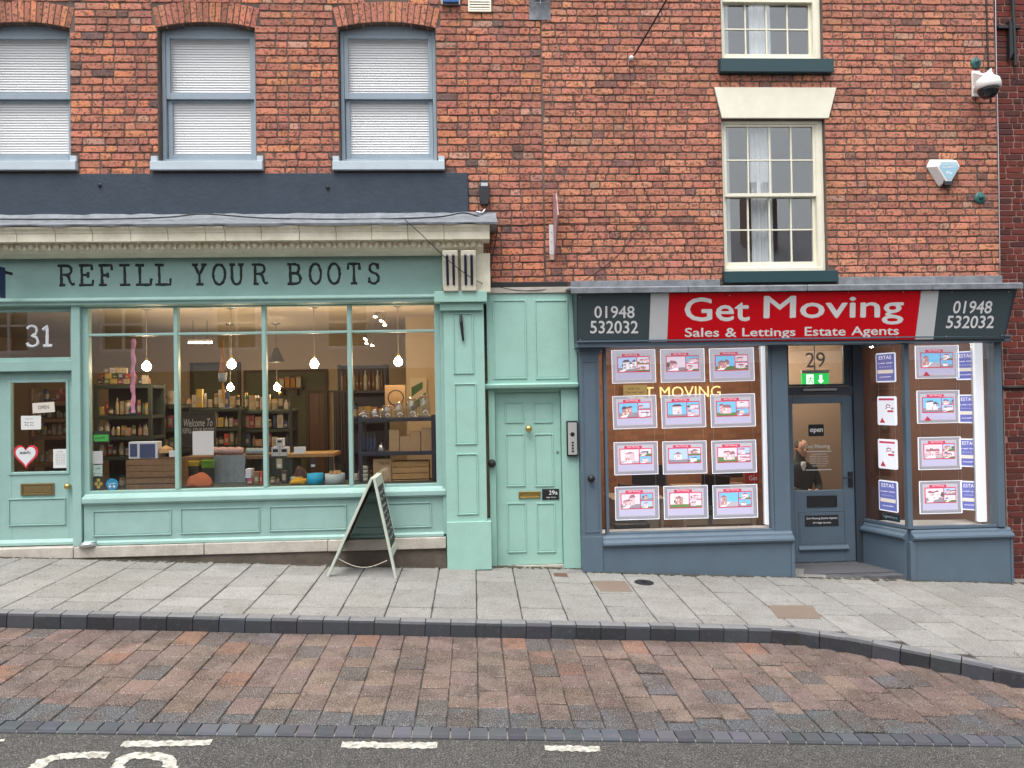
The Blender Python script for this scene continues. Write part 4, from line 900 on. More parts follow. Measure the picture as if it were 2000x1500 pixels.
a, b, c, d = rc(598, 762, 640, 880, 5.1); t = thing('inner_door', 'brown inner door at the back of the green shop', 'door', ((a+b)/2, 5.1, F0)); B('door_leaf', mat('brown_door', (.16,.085,.045), .5, noise=.3, scale=12), t, a+.06, b-.06, 5.08, 5.13, F0, d-.06, bevel=.003); MB().frame(a, b, F0-.06, d, 5.06, 5.138, .06).build('frame', M_old0, t)
for k in range(2): B('door_panel', MATS['brown_door'], t, a+.14, b-.14, 5.07, 5.079, F0+.2+k*.9, F0+.9+k*.8, bevel=.004)
a, b, c, d = rc(540, 752, 592, 757, 5.0); t = thing('wall_shelf', 'narrow shelf with orange tubs on the back wall', 'shelf', ((a+b)/2, 5.0, c)); B('board', M_old0, t, a, b, 4.9, 5.138, c-.03, c); [B('bracket', M_old0, t, x, x+.03, 4.95, 5.138, c-.14, c-.031) for x in (a+.1, b-.13)]
for k in range(4): o = B('tub', flat('orange_tub', (.5,.22,.05)) if k % 3 else flat('cream_tub', (.55,.48,.36)), None, a+.06+k*.1, a+.14+k*.1, 4.95, 5.03, c+.001, c+.15+.02*(k % 2), bevel=.006); tag(o, ('first','second','third','last')[k]+' tub on the narrow shelf at the back', 'tub'); B('lid', M_kraft, o, a+.055+k*.1, a+.145+k*.1, 4.945, 5.035, c+.152+.02*(k % 2), c+.175+.02*(k % 2))
deck = B('display_deck', M_dkgreen, None, gx0-.05, gx1+.05, .0, .62, F0, gzb-.012, bevel=.004); tag(deck, 'low dark green display deck behind the shop window', 'deck')
PALN = ['peach','buff','black','red','navy','cream','brown','olive','mustard','plum','ivory']
def goods(n0, px0, px1, pyb, hmin, hmax, Y, label, group, wmin=7, wmax=14, cat='box', z=None):
    x = px0
    while x < px1-3:
        wd = random.uniform(wmin, wmax); h = random.uniform(hmin, hmax); wd = min(wd, px1-x)
        c = random.choice(PAL); m = flat('pack_%d' % PAL.index(c), c, .7)
        a, b, cc, d = rc(x, pyb-h, x+wd-1.2, pyb, Y)
        if z is not None: d = z+(d-cc); cc = z
        nm = PALN[PAL.index(c)]; yy = Y+random.uniform(0,.05); k = random.random(); r_ = (b-a)*.48; cx_ = (a+b)/2
        if k < .5 or n0 in ('soap_box', 'gift_box'):
            o = B(n0, m, None, a, b, yy, yy+(b-a)*.9, cc+.002, d, bevel=.003); B('paper_label', flat('pack_label', (.42,.36,.27), .8), o, a+(b-a)*.2, b-(b-a)*.2, yy-.002, yy+.001, cc+(d-cc)*.25, cc+(d-cc)*random.uniform(.5,.8)); what = label
        elif k < .8:
            hh = d-cc; o = MB().lathe([(r_*.9,.002),(r_,.01),(r_,hh*.74),(r_*.8,hh*.84)], (cx_, yy+r_, cc), n=12).build('jar', m, None, 0, True); MB().lathe([(r_*.86,hh*.845),(r_*.86,hh*.98),(.001,hh)], (cx_, yy+r_, cc), n=12).build('lid', random.choice((M_bplast, M_brass, M_offw)), o); MB().lathe([(r_*1.012,hh*.2),(r_*1.012,hh*.6)], (cx_, yy+r_, cc), n=12).build('paper_label', flat('pack_label', (.5,.45,.36), .8), o); what = label.replace('packet', 'lidded jar')
        else:
            hh = (d-cc)*1.25; o = MB().lathe([(r_*.8,.002),(r_*.85,.01),(r_*.85,hh*.6),(r_*.3,hh*.78),(r_*.3,hh*.94),(.001,hh*.95)], (cx_, yy+r_, cc), n=10).build('bottle', m, None, 0, True); MB().cyl((cx_,yy+r_,cc+hh*.945),(cx_,yy+r_,cc+hh),r_*.38,8).build('cap', M_bplast, o); what = label.replace('packet', 'slim bottle')
        tag(o, nm+' '+what.replace('small ', ''), 'jar' if 'jar' in what else 'bottle' if 'bottle' in what and 'slim' in what else cat, group); x += wd
def shelf_unit(name, label, m, x0, x1, ytop, shelves, Y, dep, zbot, back=True):
    X0, X1 = W(x0,800,Y).x, W(x1,800,Y).x; zt = W((x0+x1)/2,ytop,Y).z
    t = thing(name, label, 'shelf unit', ((X0+X1)/2, Y+dep/2, zbot))
    for xx in (X0, X1-.045):
        for yy in (Y, Y+dep-.045): B('post', m, t, xx, xx+.045, yy, yy+.045, zbot, zt, bevel=.003)
    if back: B('back_panel', m, t, X0+.046, X1-.046, Y+dep-.02, Y+dep, zbot+.1, zt)
    zs = []
    for yy in shelves:
        z = W((x0+x1)/2, yy, Y).z; zs.append(z); B('shelf', m, t, X0-.002, X1+.002, Y-.003, Y+dep-.021, z-.045, z, bevel=.003)
    return zs
# left tall cabinet with gift boxes on top
zz = shelf_unit('shelf_unit', 'dark green shelf unit with gift boxes on top, left of the pink garland', M_dkgreen, 183, 296, 750, (752, 812, 853, 892), 1.3, .45, F0)
goods('soap_box', 190, 252, 750, 9, 11, 1.4, 'small patterned box stacked on top of the green shelf unit', 'boxes on the green shelf unit', 11, 13)
goods('soap_box', 192, 250, 739.5, 9, 11, 1.42, 'small patterned box stacked on top of the green shelf unit', 'boxes on the green shelf unit', 11, 13)
goods('soap_box', 200, 246, 729, 9, 12, 1.44, 'small patterned box stacked on top of the green shelf unit', 'boxes on the green shelf unit', 11, 13)
goods('gift_box', 254, 292, 750, 10, 22, 1.4, 'reddish gift box beside the patterned boxes on the shelf unit', 'gift boxes on the shelf unit', 9, 12)
for py, y in ((812, 1.34), (853, 1.34), (892, 1.34)): goods('pack', 192, 290, py-2, 14, 30, y, 'packet on an inner shelf of the green unit', 'packets inside the green unit')
# counters further in
for (a, b, yt, sh, Y, lb) in ((300, 352, 790, (792, 838, 880), 2.0, 'dark counter shelf with candles beside the tall unit'), (356, 470, 796, (798, 836, 872), 2.5, 'dark shelf of bath goods behind the chalkboard'), (472, 570, 800, (802, 838, 874), 2.7, 'dark shelf of boxed goods behind the tables')):
    a0_ = a; shelf_unit('shelf_unit', lb, M_dkgreen, a, b, yt, sh, Y, .4, F0)
    for i, py in enumerate(sh): goods('pack', a+4, b-3, py-2, 12, 30 if i else 38, Y+.04, 'packet on the '+('upper','middle','lower')[i]+' tier of the '+{300:'candle counter by the tall unit',356:'shelf behind the chalkboard',472:'shelf behind the two tables'}[a0_], 'packets on the shelf '+str(lb.split()[-1]))
# bottle rack at the back
zz = shelf_unit('bottle_rack', 'dark rack of refill bottles near the cream wall', M_dkblue, 660, 756, 712, (762, 822, 880), 2.9, .35, F0)
for i in range(11):
    p = W(666+i*8, 760, 2.98); p.z = zz[0]
    MB().lathe([(.032,0),(.034,.01),(.034,.2),(.012,.25),(.012,.29),(.014,.3)], p, n=10).build('bottle', flat('amber_glass', (.12,.06,.025), .15) if i % 3 else flat('clear_bottle', (.4,.38,.33), .15), None, 0, True)
    tag(bpy.context.scene.objects[-1] if False else COL.objects[-1], 'slim refill bottle in the upper tier of the dark bottle rack', 'bottle', 'bottles on the dark rack')
goods('pack', 664, 752, 820, 20, 40, 2.95, 'dark packet on the middle tier of the bottle rack', 'packets on the bottle rack')
# wooden crate with picture box on it
def crate(x0, y0, x1, y1, Y, dep, label, m, n=5):
    a, b, c, d = rc(x0, y0, x1, y1, Y); t = thing('wooden_crate', label, 'crate', ((a+b)/2, Y+dep/2, c))
    h = (d-c)/n
    for i in range(n):
        for yy in (Y, Y+dep-.014): B('slat', m, t, a, b, yy, yy+.014, c+i*h+.004, c+(i+1)*h-.006+random.uniform(-.003,.003), bevel=.002)
    for xx in (a, b-.02): B('end_board', m, t, xx+.001, xx+.019, Y+.0145, Y+dep-.0145, c+.002, d-.008)
    B('base', m, t, a+.021, b-.021, Y+.0145, Y+dep-.0145, c+.002, c+.016)
    return d
crate(246, 897, 343, 957, .12, .4, 'old brown slatted crate upside down under a boxed set', M_old)
o = one('gift_box', 'white box with two dark blue pictures standing on the old crate', 'box', flat('white_card', (.66,.68,.7), .5), 251, 863, 308, 896, .16, .12)
for r in ((254,867,268,892), (273,867,303,894)): a, b, c, d = rc(*r, .16); B('picture', flat('blue_print', (.05,.075,.16), .5), o, a, b, .156, .161, c, d)
o = one('gift_tag', 'pair of small white tags right of the boxed set', 'tag', flat('white_card', (.66,.68,.7)), 330, 880, 341, 893, .15, .01)
MB().lathe([(.001,0),(.09,.0),(.075,.05),(.001,.085)], W(324,884,.25), n=14).build('scrubbing_brush', M_pine); tag(COL.objects[-1], 'domed wooden brush on the crate beside the white tags', 'brush')
# pink garland
pts = [W(260+math.sin(i*1.3)*1.2, 662+i*7.2, .22) for i in range(21)]
MB().tube(pts, [.016+.012*abs(math.sin(i*.8+.4)) for i in range(21)], 7).build('garland', flat('pink_wool', (.8,.36,.55), .9), None); tag(COL.objects[-1], 'long pink tassel garland hanging inside the first pane', 'garland')
# chalkboard and card
t = thing('chalkboard', 'black chalkboard lettered Welcome To behind the white card', 'chalkboard', W(387, 871, .95))
a, b, c, d = rc(354, 805, 421, 872, .95); B('board', M_chalk, t, a+.015, b-.015, .95, .965, c+.015, d-.015); MB().frame(a, b, c, d, .945, .97, .0145).build('frame', M_dkgreen, t)
a, b, c, d = rc(359, 818, 415, 833, .949); text('Welcome To', a, b, c, d, .9485, flat('chalk', (.5,.5,.48), .9), 'lettering', t, shear=.25); a, b, c, d = rc(357, 836, 418, 846, .949); text('REFILL YOUR BOOTS', a, b, c, d, .9485, MATS['chalk'], 'lettering', t)
a, b, c, d = rc(376, 842, 417, 889, .4); t = thing('white_card', 'blank white card leaning in front of the chalkboard', 'card', ((a+b)/2, .4, c)); B('card', M_white, t, a, b, .40, .408, c, d, bevel=.002); B('easel_back', M_kraft, t, a+.05, b-.05, .41, .46, c, c+.1)
# display tables
def table(x0, x1, yt, Y, dep, label, m):
    a, b = W(x0,yt,Y).x, W(x1,yt,Y).x; z = W((x0+x1)/2,yt,Y).z; t = thing('display_table', label, 'table', ((a+b)/2, Y+dep/2, F0))
    B('table_top', m, t, a, b, Y, Y+dep, z-.045, z, bevel=.004)
    for xx in (a+.02, b-.065):
        for yy in (Y+.02, Y+dep-.065): B('leg', M_dkgreen, t, xx, xx+.045, yy, yy+.045, gzb-.011 if Y+dep < .62 else F0, z-.0455)
    return z
tz = table(356, 520, 891, .66, .6, 'long wooden table carrying the folded blankets', M_old)
tz2 = table(560, 652, 886, .75, .5, 'wooden table with leaflets near the dark rail', M_pine)
def roll(x0, x1, py, r, Y, label, m):
    p, q = W(x0, py, Y), W(x1, py, Y); n = 14; pts = [p+(q-p)*i/n for i in range(n+1)]
    o = MB().tube(pts, [r*(.9+.1*math.sin(i*1.7)) if 0 < i < n else r*.8 for i in range(n+1)], 12).build('blanket', m, None, 0, True); return tag(o, label, 'blanket')
M_gblk = mat('grey_wool', (.30,.36,.38), .95, noise=.4, scale=30, bump=.6, bscale=90); M_pblk = mat('blush_wool', (.55,.36,.35), .95, noise=.4, scale=30, bump=.6, bscale=90)
roll(415, 475, 881, .055, .72, 'rolled blush pink blanket lying on the table', M_pblk); roll(481, 517, 882, .05, .76, 'rolled grey blanket beside the pink one', M_gblk)
a, b, c, d = rc(417, 889, 478, 944, .63); mb = MB(); n = 16
for i in range(n+1):
    x = a+(b-a)*i/n
    for j in range(9): mb.v.append((x+.006*math.sin(j), .632+.012*math.sin(i*1.3)*(j/8)-.004*j/8, d-(d-c)*j/8-(.02*random.random() if j == 8 else 0)))
    for j in range(9): mb.v.append((x+.006*math.sin(j), .645+.012*math.sin(i*1.3)*(j/8)-.004*j/8, d-(d-c)*j/8))
for i in range(n):
    for j in range(8):
        for s in (0, 9): mb.f.append((i*18+s+j, (i+1)*18+s+j, (i+1)*18+s+j+1, i*18+s+j+1)); mb.m.append(0)
mb.build('blanket', M_gblk, None, 0, True); tag(COL.objects[-1], 'grey blanket draped over the front edge of the table', 'blanket')
for (x0, y0, x1, y1, nm) in ((530,873,546,891,'lower left'), (547,873,563,891,'lower right'), (539,856,553,872.5,'topmost')):
    o = one('gift_box', 'small white printed box, '+nm+' of three stacked by the second mullion', 'box', flat('white_card', (.66,.68,.7)), x0, y0, x1, y1, .8, .1)
    a, b, c, d = rc(x0+3, y0+4, x1-3, y1-8, .8); B('print', M_chalk, o, a, b, .797, .801, c, d)
B('plinth_block', M_dkgreen, None, *rc(527,891,566,892,.78)[:2], .78, .95, gzb-.011, rc(527,891,566,892,.78)[3]); tag(COL.objects[-1], 'dark block carrying the three white boxes', 'block')
for i, (x0, y0, x1, y1, c, l) in enumerate(((600,929,632,950,(.0,.32,.5),'bright blue round tub on the window deck'), (635,930,674,950,(.42,.48,.47),'pale patterned basket of wooden pegs beside the blue tub'))):
    p = (W(x0,y1,.2)+W(x1,y1,.2))/2; r = (W(x1,y1,.2).x-W(x0,y1,.2).x)/2; h = W(x0,y0,.2).z-W(x0,y1,.2).z; p.z = gzb-.011
    t = thing('tub' if i == 0 else 'basket', l, 'tub' if i == 0 else 'basket', p); MB().lathe([(r*.9,0),(r,.01),(r,h),(r*.93,h),(r*.93,.02),(.001,.018)], p, n=20).build('side', mat('tub_%d' % i, c, .6, noise=.5*i, scale=60), t, 0, True)
    if i:
        for k in range(9): q = p+Vector((random.uniform(-.07,.07), random.uniform(-.06,.06), h-.01)); MB().cyl(q, q+Vector((random.uniform(-.03,.03),.02,.035)), .014, 8).build('peg', M_pine, t)
for (x0, y0, x1, y1, c, l) in ((356,901,388,911,(.45,.33,.03),'flat yellow box under the first table'), (393,899,416,914,(.16,.42,.05),'lime green box under the blanket table'), (479,916,491,934,(.6,.63,.66),'small white card box beside the draped blanket'), (567,932,590,947,(.3,.42,.4),'pale teal box near the yellow cloth')):
    o = one('pack', l, 'box', flat('c_'+l[:12], c), x0, y0, x1, y1, .58 if y0 < 915 else .35, .12)
    if y0 < 915: B('stand', M_dkgreen, o, *rc(x0,y0,x1,y1,.58)[:2], .585, .695, gzb-.011, rc(x0,y0,x1,y1,.58)[2]-.001)
    else:
        o.location.z = 0
def heap(x0, x1, y0, y1, Y, m, name, label, cat):
    a, b, c, d = rc(x0, y0, x1, y1, Y); mb = MB(); n, k = 14, 6; cx, r = (a+b)/2, (b-a)/2; c = gzb-.011
    prof = [(r*math.cos(t)*(1 if t < 1.2 else .9), (d-c)*math.sin(t)) for t in [i*math.pi/2/k for i in range(k+1)]]
    mb.lathe(prof, (cx, Y+r*.7, c), n=n); mb.v = [(x+random.uniform(-.012,.012), Y+r*.7+(y-Y-r*.7)*.7+random.uniform(-.01,.01), z+(random.uniform(-.02,.02) if z > c+.01 else 0)) for x, y, z in mb.v]
    return tag(mb.build(name, m, None, 0, True), label, cat)
heap(356, 410, 927, 955, .15, flat('rust_cloth', (.42,.12,.05), .9), 'cloth_bag', 'rust orange cloth bag slumped on the deck', 'bag'); heap(562, 600, 935, 952, .2, flat('mustard_cloth', (.5,.27,.02), .9), 'cloth', 'mustard yellow cloth bunched on the deck', 'cloth')
heap(568, 600, 912, 940, .38, mat('dried_stems', (.07,.04,.025), .9, noise=.5, scale=60), 'dried_flowers', 'dark dried flower bundle above the yellow cloth', 'flowers')
for (x, y, l) in ((545,905,'buff tag hanging below the white boxes'), (611,905,'black and white tag hanging from the second table')):
    a, b, c, d = rc(x-5, y-9, x+6, y+10, .6); t = thing('price_tag', l, 'tag', ((a+b)/2, .6, c)); B('card', flat('buff_card', (.5,.44,.3)) if x < 600 else M_chalk, t, a, b, .6, .604, c, d); B('stripe', M_offw, t, a+.01, b-.01, .597, .6, c+.02, c+.05); MB().cyl((a+.03,.602,d),(a+.03,.68,d+.06),.002,5).build('string', M_kraft, t)
bp('leaflet', M_white, None, 574, 873, 596, 886, .76, .05); tag(COL.objects[-1], 'white leaflets stacked on the second table', 'leaflet')
for (x0, x1, yb, Y, l) in ((207,243,957,.3,'deck by the blue sticker'), (414,418,955,.3,'deck beside the draped blanket'), (480,512,957,.28,'deck below the rolled grey blanket'), (526,560,955,.3,'deck before the white boxes'), (690,728,948,.5,'deck under the metal shelf')):
    if x1-x0 > 6: goods('pack', x0, x1, yb, 10, 26, Y, 'packet on the '+l, 'packets on the '+l, 9, 15, 'box', gzb-.0115)
# hanging aprons by the third mullion
for i, x in enumerate((652, 664, 676)):
    a, b, c, d = rc(x, 765, x+11, 905, 1.6); pts = [(a+(b-a)*k/8, 1.6+.02*math.sin(k*1.8)) for k in range(9)]
    MB().ext(pts+[(u, v+.02) for u, v in reversed(pts)], lambda x, y: (x, y, c), lambda x, y: (x, y, d)).build('apron', flat('charcoal_cloth', (.06,.055,.055), .9), None); tag(COL.objects[-1], ('first','middle','last')[i]+' of three charcoal aprons hanging behind the third mullion', 'apron')
a, b = W(640,764,1.6).x, W(700,764,1.6).x; MB().cyl((a,1.61,W(660,764,1.6).z),(b,1.61,W(660,764,1.6).z),.012).build('rail', M_black, None); tag(COL.objects[-1], 'black rail from which the charcoal aprons hang', 'rail')
# metal shelf with jars, boxes, crate
SY = .3
zz = shelf_unit('shelf_unit', 'blue black metal shelf of glass jars beside the pilaster', M_dkblue, 699, 849, 812, (816, 882), SY, .36, gzb-.011, back=False)
for i, (x0, x1, yt) in enumerate(((701,720,799),(721,744,797),(744,768,789),(768,792,784),(793,817,776),(817,842,771))):
    p = (W(x0,814,.42)+W(x1,814,.42))/2; p.z = zz[0]+.001; r = (W(x1,814,.42).x-W(x0,814,.42).x)*.46; h = (814-yt)/F*(D+.42)
    t = thing('glass_jar', ('shortest','second shortest','third shortest','third tallest','second tallest','tallest')[i]+' clip top jar on the metal shelf', 'jar', p, 'clip top jars')
    MB().lathe([(r*.9,0),(r,.012),(r,h*.7),(r*.75,h*.82),(r*.75,h*.88)], p, n=16).build('body', M_jar, t, 0, True)
    MB().lathe([(r*.8,h*.885),(r*.82,h*.9),(r*.82,h*.95),(r*.6,h),(.001,h*1.01)], p, n=16).build('lid', M_jar, t, 0, True); MB().lathe([(r*.78,h*.865),(r*.83,h*.872),(r*.83,h*.888),(r*.78,h*.894)], p, n=16).build('rubber_seal', flat('orange_rubber', (.6,.2,.08)), t)
    MB().tube([p+Vector((-r*.2+.02*k,-r-.004,h*(.2+.12*math.sin(k*1.1)))) for k in range(4)], .006, 5).build('price_tie', M_white, t)
for i, (x0, y0, x1, y1) in enumerate(((760,857,780,881),(760,839,780,856.5),(781,852,800,881),(800,843,821,881),(823,836,843,881))):
    a, b, c, d = rc(x0, y0, x1, y1, SY+.05); dz = zz[1]+.001-rc(760,857,780,881,SY+.05)[2]
    o = B('kraft_box', M_kraft, None, a, b, SY+.05, SY+.05+(b-a), c+dz, d+dz, bevel=.003); tag(o, ('lower of two stacked kraft boxes','upper of two stacked kraft boxes','short kraft box right of the stacked pair','mid height kraft box between short and tall','tallest kraft box next to the pilaster')[i], 'box')
p = W(745,880,SY+.12); p.z = zz[1]+.001; MB().lathe([(.05,0),(.052,.01),(.04,.06),(.012,.075),(.016,.09),(.001,.1)], p, n=14).build('glass_cloche', M_jar, None, 0, True); tag(COL.objects[-1], 'small glass dispenser left of the kraft boxes', 'jar')
for i in range(5):
    p = W(704+i*7, 880, SY+.14); p.z = zz[1]+.001; MB().lathe([(.018,0),(.02,.02),(.016,.14),(.006,.2),(.006,.22)], p, n=10).build('bottle', flat('blue_bottle', (.05,.09,.16), .2), None, 0, True); tag(COL.objects[-1], 'slim blue bottle in the row on the lower metal shelf', 'bottle', 'blue bottles')
crate(766, 900, 838, 948, .36, .25, 'honey pine crate under the metal shelf', M_pine, 4)
o = one('kraft_sign', 'brown board lettered THE PIE beside the pine crate', 'sign', M_kraft, 729, 896, 764, 949, .34, .015); a, b, c, d = rc(739,902,761,908,.339); text('THE PIE', a, b, c, d, .3385, M_chalk, 'lettering', o)
for k in range(4): p = W(710,949-k*8,.38); p.z = gzb-.011+k*.047; MB().lathe([(.05,0),(.056,.01),(.056,.042),(.05,.046)], p, n=14).build('enamel_bowl', flat('cream_enamel', (.6,.56,.45), .3), None, 0, True); tag(COL.objects[-1], ('lowest','second','third','topmost')[k]+' of the stacked cream bowls under the metal shelf', 'bowl')
o = one('kraft_sack', 'brown paper panel with a round stamp behind the jars', 'sign', M_kraft, 752, 752, 792, 815, 1.1, .02); p = W(773,777,1.1); mb = MB(); k = 24
for i in range(k):
    t0, t1 = 2*math.pi*i/k, 2*math.pi*(i+1)/k; f = lambda t, r: (p.x+r*math.cos(t), 1.0985, p.z+r*math.sin(t)); mb.add([f(t0,.09),f(t1,.09),f(t1,.105),f(t0,.105)], [(0,1,2,3)])
mb.build('stamp', M_chalk, o)
B('wall_pier', M_wallc, None, W(793,730,2.2).x, RX1-.001, 2.2, 2.5, F0, C0-.001); tag(COL.objects[-1], 'cream wall pier inside behind the jars', 'pier')
o = one('poster', 'framed green and cream angular print on the cream pier', 'poster', flat('cream_card', (.6,.52,.38)), 801, 738, 834, 812, 2.17, .025)
a, b, c, d = rc(801,738,834,812,2.165); MB().slab([(a+.02,c+.3*(d-c)),(b-.02,c+.62*(d-c)),(b-.02,c+.4*(d-c)),(a+.02,c+.08*(d-c))], 2.166, 2.169).slab([(a+.02,c+.5*(d-c)),(a+.02,c+.75*(d-c)),(b-.06,c+.9*(d-c)),(b-.06,c+.72*(d-c))], 2.166, 2.169).build('print', flat('leaf_green', (.06,.14,.06)), o)
# macrame hanger
t = thing('plant_hanger', 'orange rope plant hanger with a pale pot by the second pane', 'plant hanger', W(438,790,.5)); top = W(434,662,.5); pot = W(435,738,.5)
for k in range(4):
    q = pot+Vector((.04*math.cos(k*1.57+.6), .04*math.sin(k*1.57+.6), .06)); MB().tube([top, top+(q-top)*.5+Vector((.004*k,0,0)), q, pot+Vector((0,0,-.06))], .006, 6).build('rope', flat('orange_rope', (.55,.24,.03), .9), t)
MB().lathe([(.03,-.05),(.045,-.04),(.052,.06),(.045,.06),(.04,-.02)], pot, n=14).build('pot', flat('pale_glaze', (.42,.44,.45), .4), t, 0, True); MB().tube([pot+Vector((0,0,-.06)), pot+Vector((.005,0,-.2)), pot+Vector((.012,0,-.33))], [.012,.02,.008], 7).build('tassel', MATS['orange_rope'], t)
# lamps
def pend(px, py, Y, r, label):
    p = W(px, py, Y); t = thing('pendant_lamp', label, 'pendant lamp', (p.x, Y, C0), 'globe bulbs on cords')
    MB().lathe([(.001,-r),(r*.6,-r*.8),(r*.98,-r*.2),(r*.92,r*.35),(r*.5,r*.9),(r*.26,r*1.25)], p, n=16).build('bulb', M_bulb, t, 0, True)
    MB().cyl(p+Vector((0,0,r*1.25)), p+Vector((0,0,r*2)), r*.28, 10).build('lamp_holder', M_brass, t); MB().cyl(p+Vector((0,0,r*2)), (p.x, Y, C0-.02), .004, 6).build('cord', flat('pale_cord', (.5,.45,.38)), t)
    MB().lathe([(.06,-.001),(.055,-.02),(.02,-.035)], (p.x, Y, C0), n=14).build('ceiling_rose', M_steel, t)
for i, (x, y) in enumerate(((286.5,716),(452.5,712),(614,711),(778,707))): pend(x, y, .8, .054, ('first','second','third','fourth')[i]+' large globe bulb from the shop door, hanging near the glass')
pend(450, 757, 2.9, .05, 'smaller looking far globe bulb below the plant hanger'); pend(541, 757, 2.9, .05, 'far globe bulb below the cone shade')
p = W(540,707,2.2); t = thing('cone_lamp', 'dark cone shaded pendant lamp in the middle of the shop', 'pendant lamp', (p.x,2.2,C0)); MB().lathe([(.12,0),(.115,.004),(.035,.18),(.03,.2),(.028,.19),(.105,.003)], p, n=20).build('lamp_shade', flat('olive_enamel', (.06,.055,.03), .4), t, 0, True); MB().lathe([(.001,.01),(.09,.012),(.09,.02),(.001,.022)], p, n=16).build('lit_disc', M_tubeL, t); MB().cyl(p+Vector((0,0,.2)), (p.x,2.2,C0), .004, 6).build('cord', M_black, t)
a, b = W(369,668,2.4), W(413,668,2.4); t = thing('strip_light', 'short lit strip light under the shop ceiling', 'strip light', ((a.x+b.x)/2,2.4,a.z)); B('tube', M_tubeL, t, a.x, b.x, 2.38, 2.42, a.z-.02, a.z); B('housing', M_plast, t, a.x, b.x, 2.36, 2.44, a.z, a.z+.03); MB().cyl((a.x+.06,2.4,a.z+.03),(a.x+.06,2.4,C0),.004,5).cyl((b.x-.06,2.4,a.z+.03),(b.x-.06,2.4,C0),.004,5).build('hanger', M_black, t)
for j, (pts, Y) in enumerate((((( 733,619),(745,627),(752,635)), 1.6), (((713,662),(716,671),(727,675)), 3.2))):
    c0 = W(*pts[1], Y); t = thing('spot_track', ('nearer','farther')[j]+' cluster of three ceiling spotlights over the jar shelf', 'spotlight', (c0.x, Y, C0))
    for q in pts:
        p = W(*q, Y); MB().cyl(p+Vector((.01,.02,.05)), p, .022, 10, .03).build('spot_head', M_steel, t); MB().lathe([(.026,-.001),(.02,-.006),(.001,-.008)], p, n=10).build('lens', M_tubeL, t); MB().cyl(p+Vector((.01,.02,.05)), (p.x+.01, Y+.02, C0), .005, 6).build('stem', M_steel, t)
# notices stuck on the glass of shop window and door
def sticker(name, label, m, r, Y, cat='sticker', lines=None, lm=None):
    a, b, c, d = rc(*r, Y); t = thing(name, label, cat, ((a+b)/2, Y, c)); B('sheet', m, t, a, b, Y, Y+.002, c, d)
    for (tx, q) in (lines or []): a, b, c, d = rc(*q, Y); text(tx, a, b, c, d, Y-.001, lm or M_chalk, 'lettering', t)
    return t
YS = YG+.008
M_card = flat('notice_paper', (.68,.69,.68)); 
t = sticker('rating_sticker', 'green and black hygiene rating sticker low in the first pane', flat('black_print', (.02,.025,.02)), (181,842,214,864), YS); a, b, c, d = rc(183,849,212,862,YS); B('green_field', flat('vivid_green', (.06,.5,.09)), t, a, b, YS-.002, YS-.0005, c, d); a, b, c, d = rc(186,853,206,858,YS); text('~abcde', a, b, c, d, YS-.003, M_chalk, 'lettering', t)
sticker('notice', 'blank white notice under the green rating sticker', M_card, (181,881,200.5,906), YS, 'notice'); sticker('notice', 'pale mint notice with green emblem above the black sticker', flat('mint_paper', (.5,.66,.6)), (182,908,200,930), YS, 'notice', [('~abcd', (187,912,196,917)), ('~abcd efghi', (184,924,198,926))], flat('dark_green_print', (.02,.14,.08)))
t = sticker('sticker', 'square black sticker with four gold discs in the pane corner', MATS['black_print'], (182,932,203,957), YS)
for q in ((192.5,938),(188,945),(197,945),(192.5,951)): MB().lathe([(.02,0),(.019,.0015),(.001,.002)], W(*q, YS), 'Y', 12).build('gold_disc', flat('gold_print', (.5,.36,.05)), t)
t = thing('sticker', 'round bright blue sticker beside the black one', 'sticker', W(219,956,YS)); MB().lathe([(.066,0),(.065,.0015),(.001,.002)], W(219,946,YS), 'Y', 24).build('disc', flat('sky_blue_print', (.01,.33,.62)), t)
for dx in (-4, 4): MB().lathe([(.014,.003),(.001,.0035)], W(219+dx,950,YS), 'Y', 12).build('dot', M_white, t)
a, b, c, d = rc(212,942,227,946,YS); text('~abcdefg', a, b, c, d, YS-.004, M_white, 'lettering', t)
YT = -.034
t = sticker('open_sign', 'white sign lettered OPEN hanging in the shop door', flat('cream_sign', (.66,.6,.53)), (64,786,107,806), YT, 'sign', [('OPEN', (75,792,96,799))])
t.rotation_euler.y = R_(-3)
sticker('notice', 'white opening hours notice taped in the door glass', M_card, (41,812,80,839), YT, 'notice', [('~opening hours', (49,817,65,819)), ('~ab', (48,824,57,827)), ('~ab', (48,829,57,832)), ('~cd', (59,824,66,827)), ('~cd', (59,829,66,832))]); sticker('notice', 'white typed sheet low on the right of the door glass', M_card, (104,877,131,914), YT, 'notice', [('~notices', (112,881,123,883))]+[('~abcd efg hij klmn', (109,886+i*3.2,127,887.6+i*3.2)) for i in range(7)])
hp = W(50.5, 891, YT); t = thing('heart_sticker', 'red edged white heart sticker in the shop door', 'sticker', hp)
def heart(s, y, m, nm):
    pts = []
    for i in range(40):
        q = 2*math.pi*i/40; pts.append((hp.x+s*16*math.sin(q)**3/16*.135, hp.z+.012+s*(13*math.cos(q)-5*math.cos(2*q)-2*math.cos(3*q)-math.cos(4*q))/16*.15))
    MB().slab(pts, y, y+.0015).build(nm, m, t)
heart(1, YT, flat('heart_red', (.6,.03,.05)), 'red_heart'); heart(.8, YT-.002, M_offw, 'white_heart')
a, b, c, d = rc(39,879,60,888,YT); text('~abcdefghijk', a, b, c, d, YT-.0035, M_chalk, 'lettering', t)
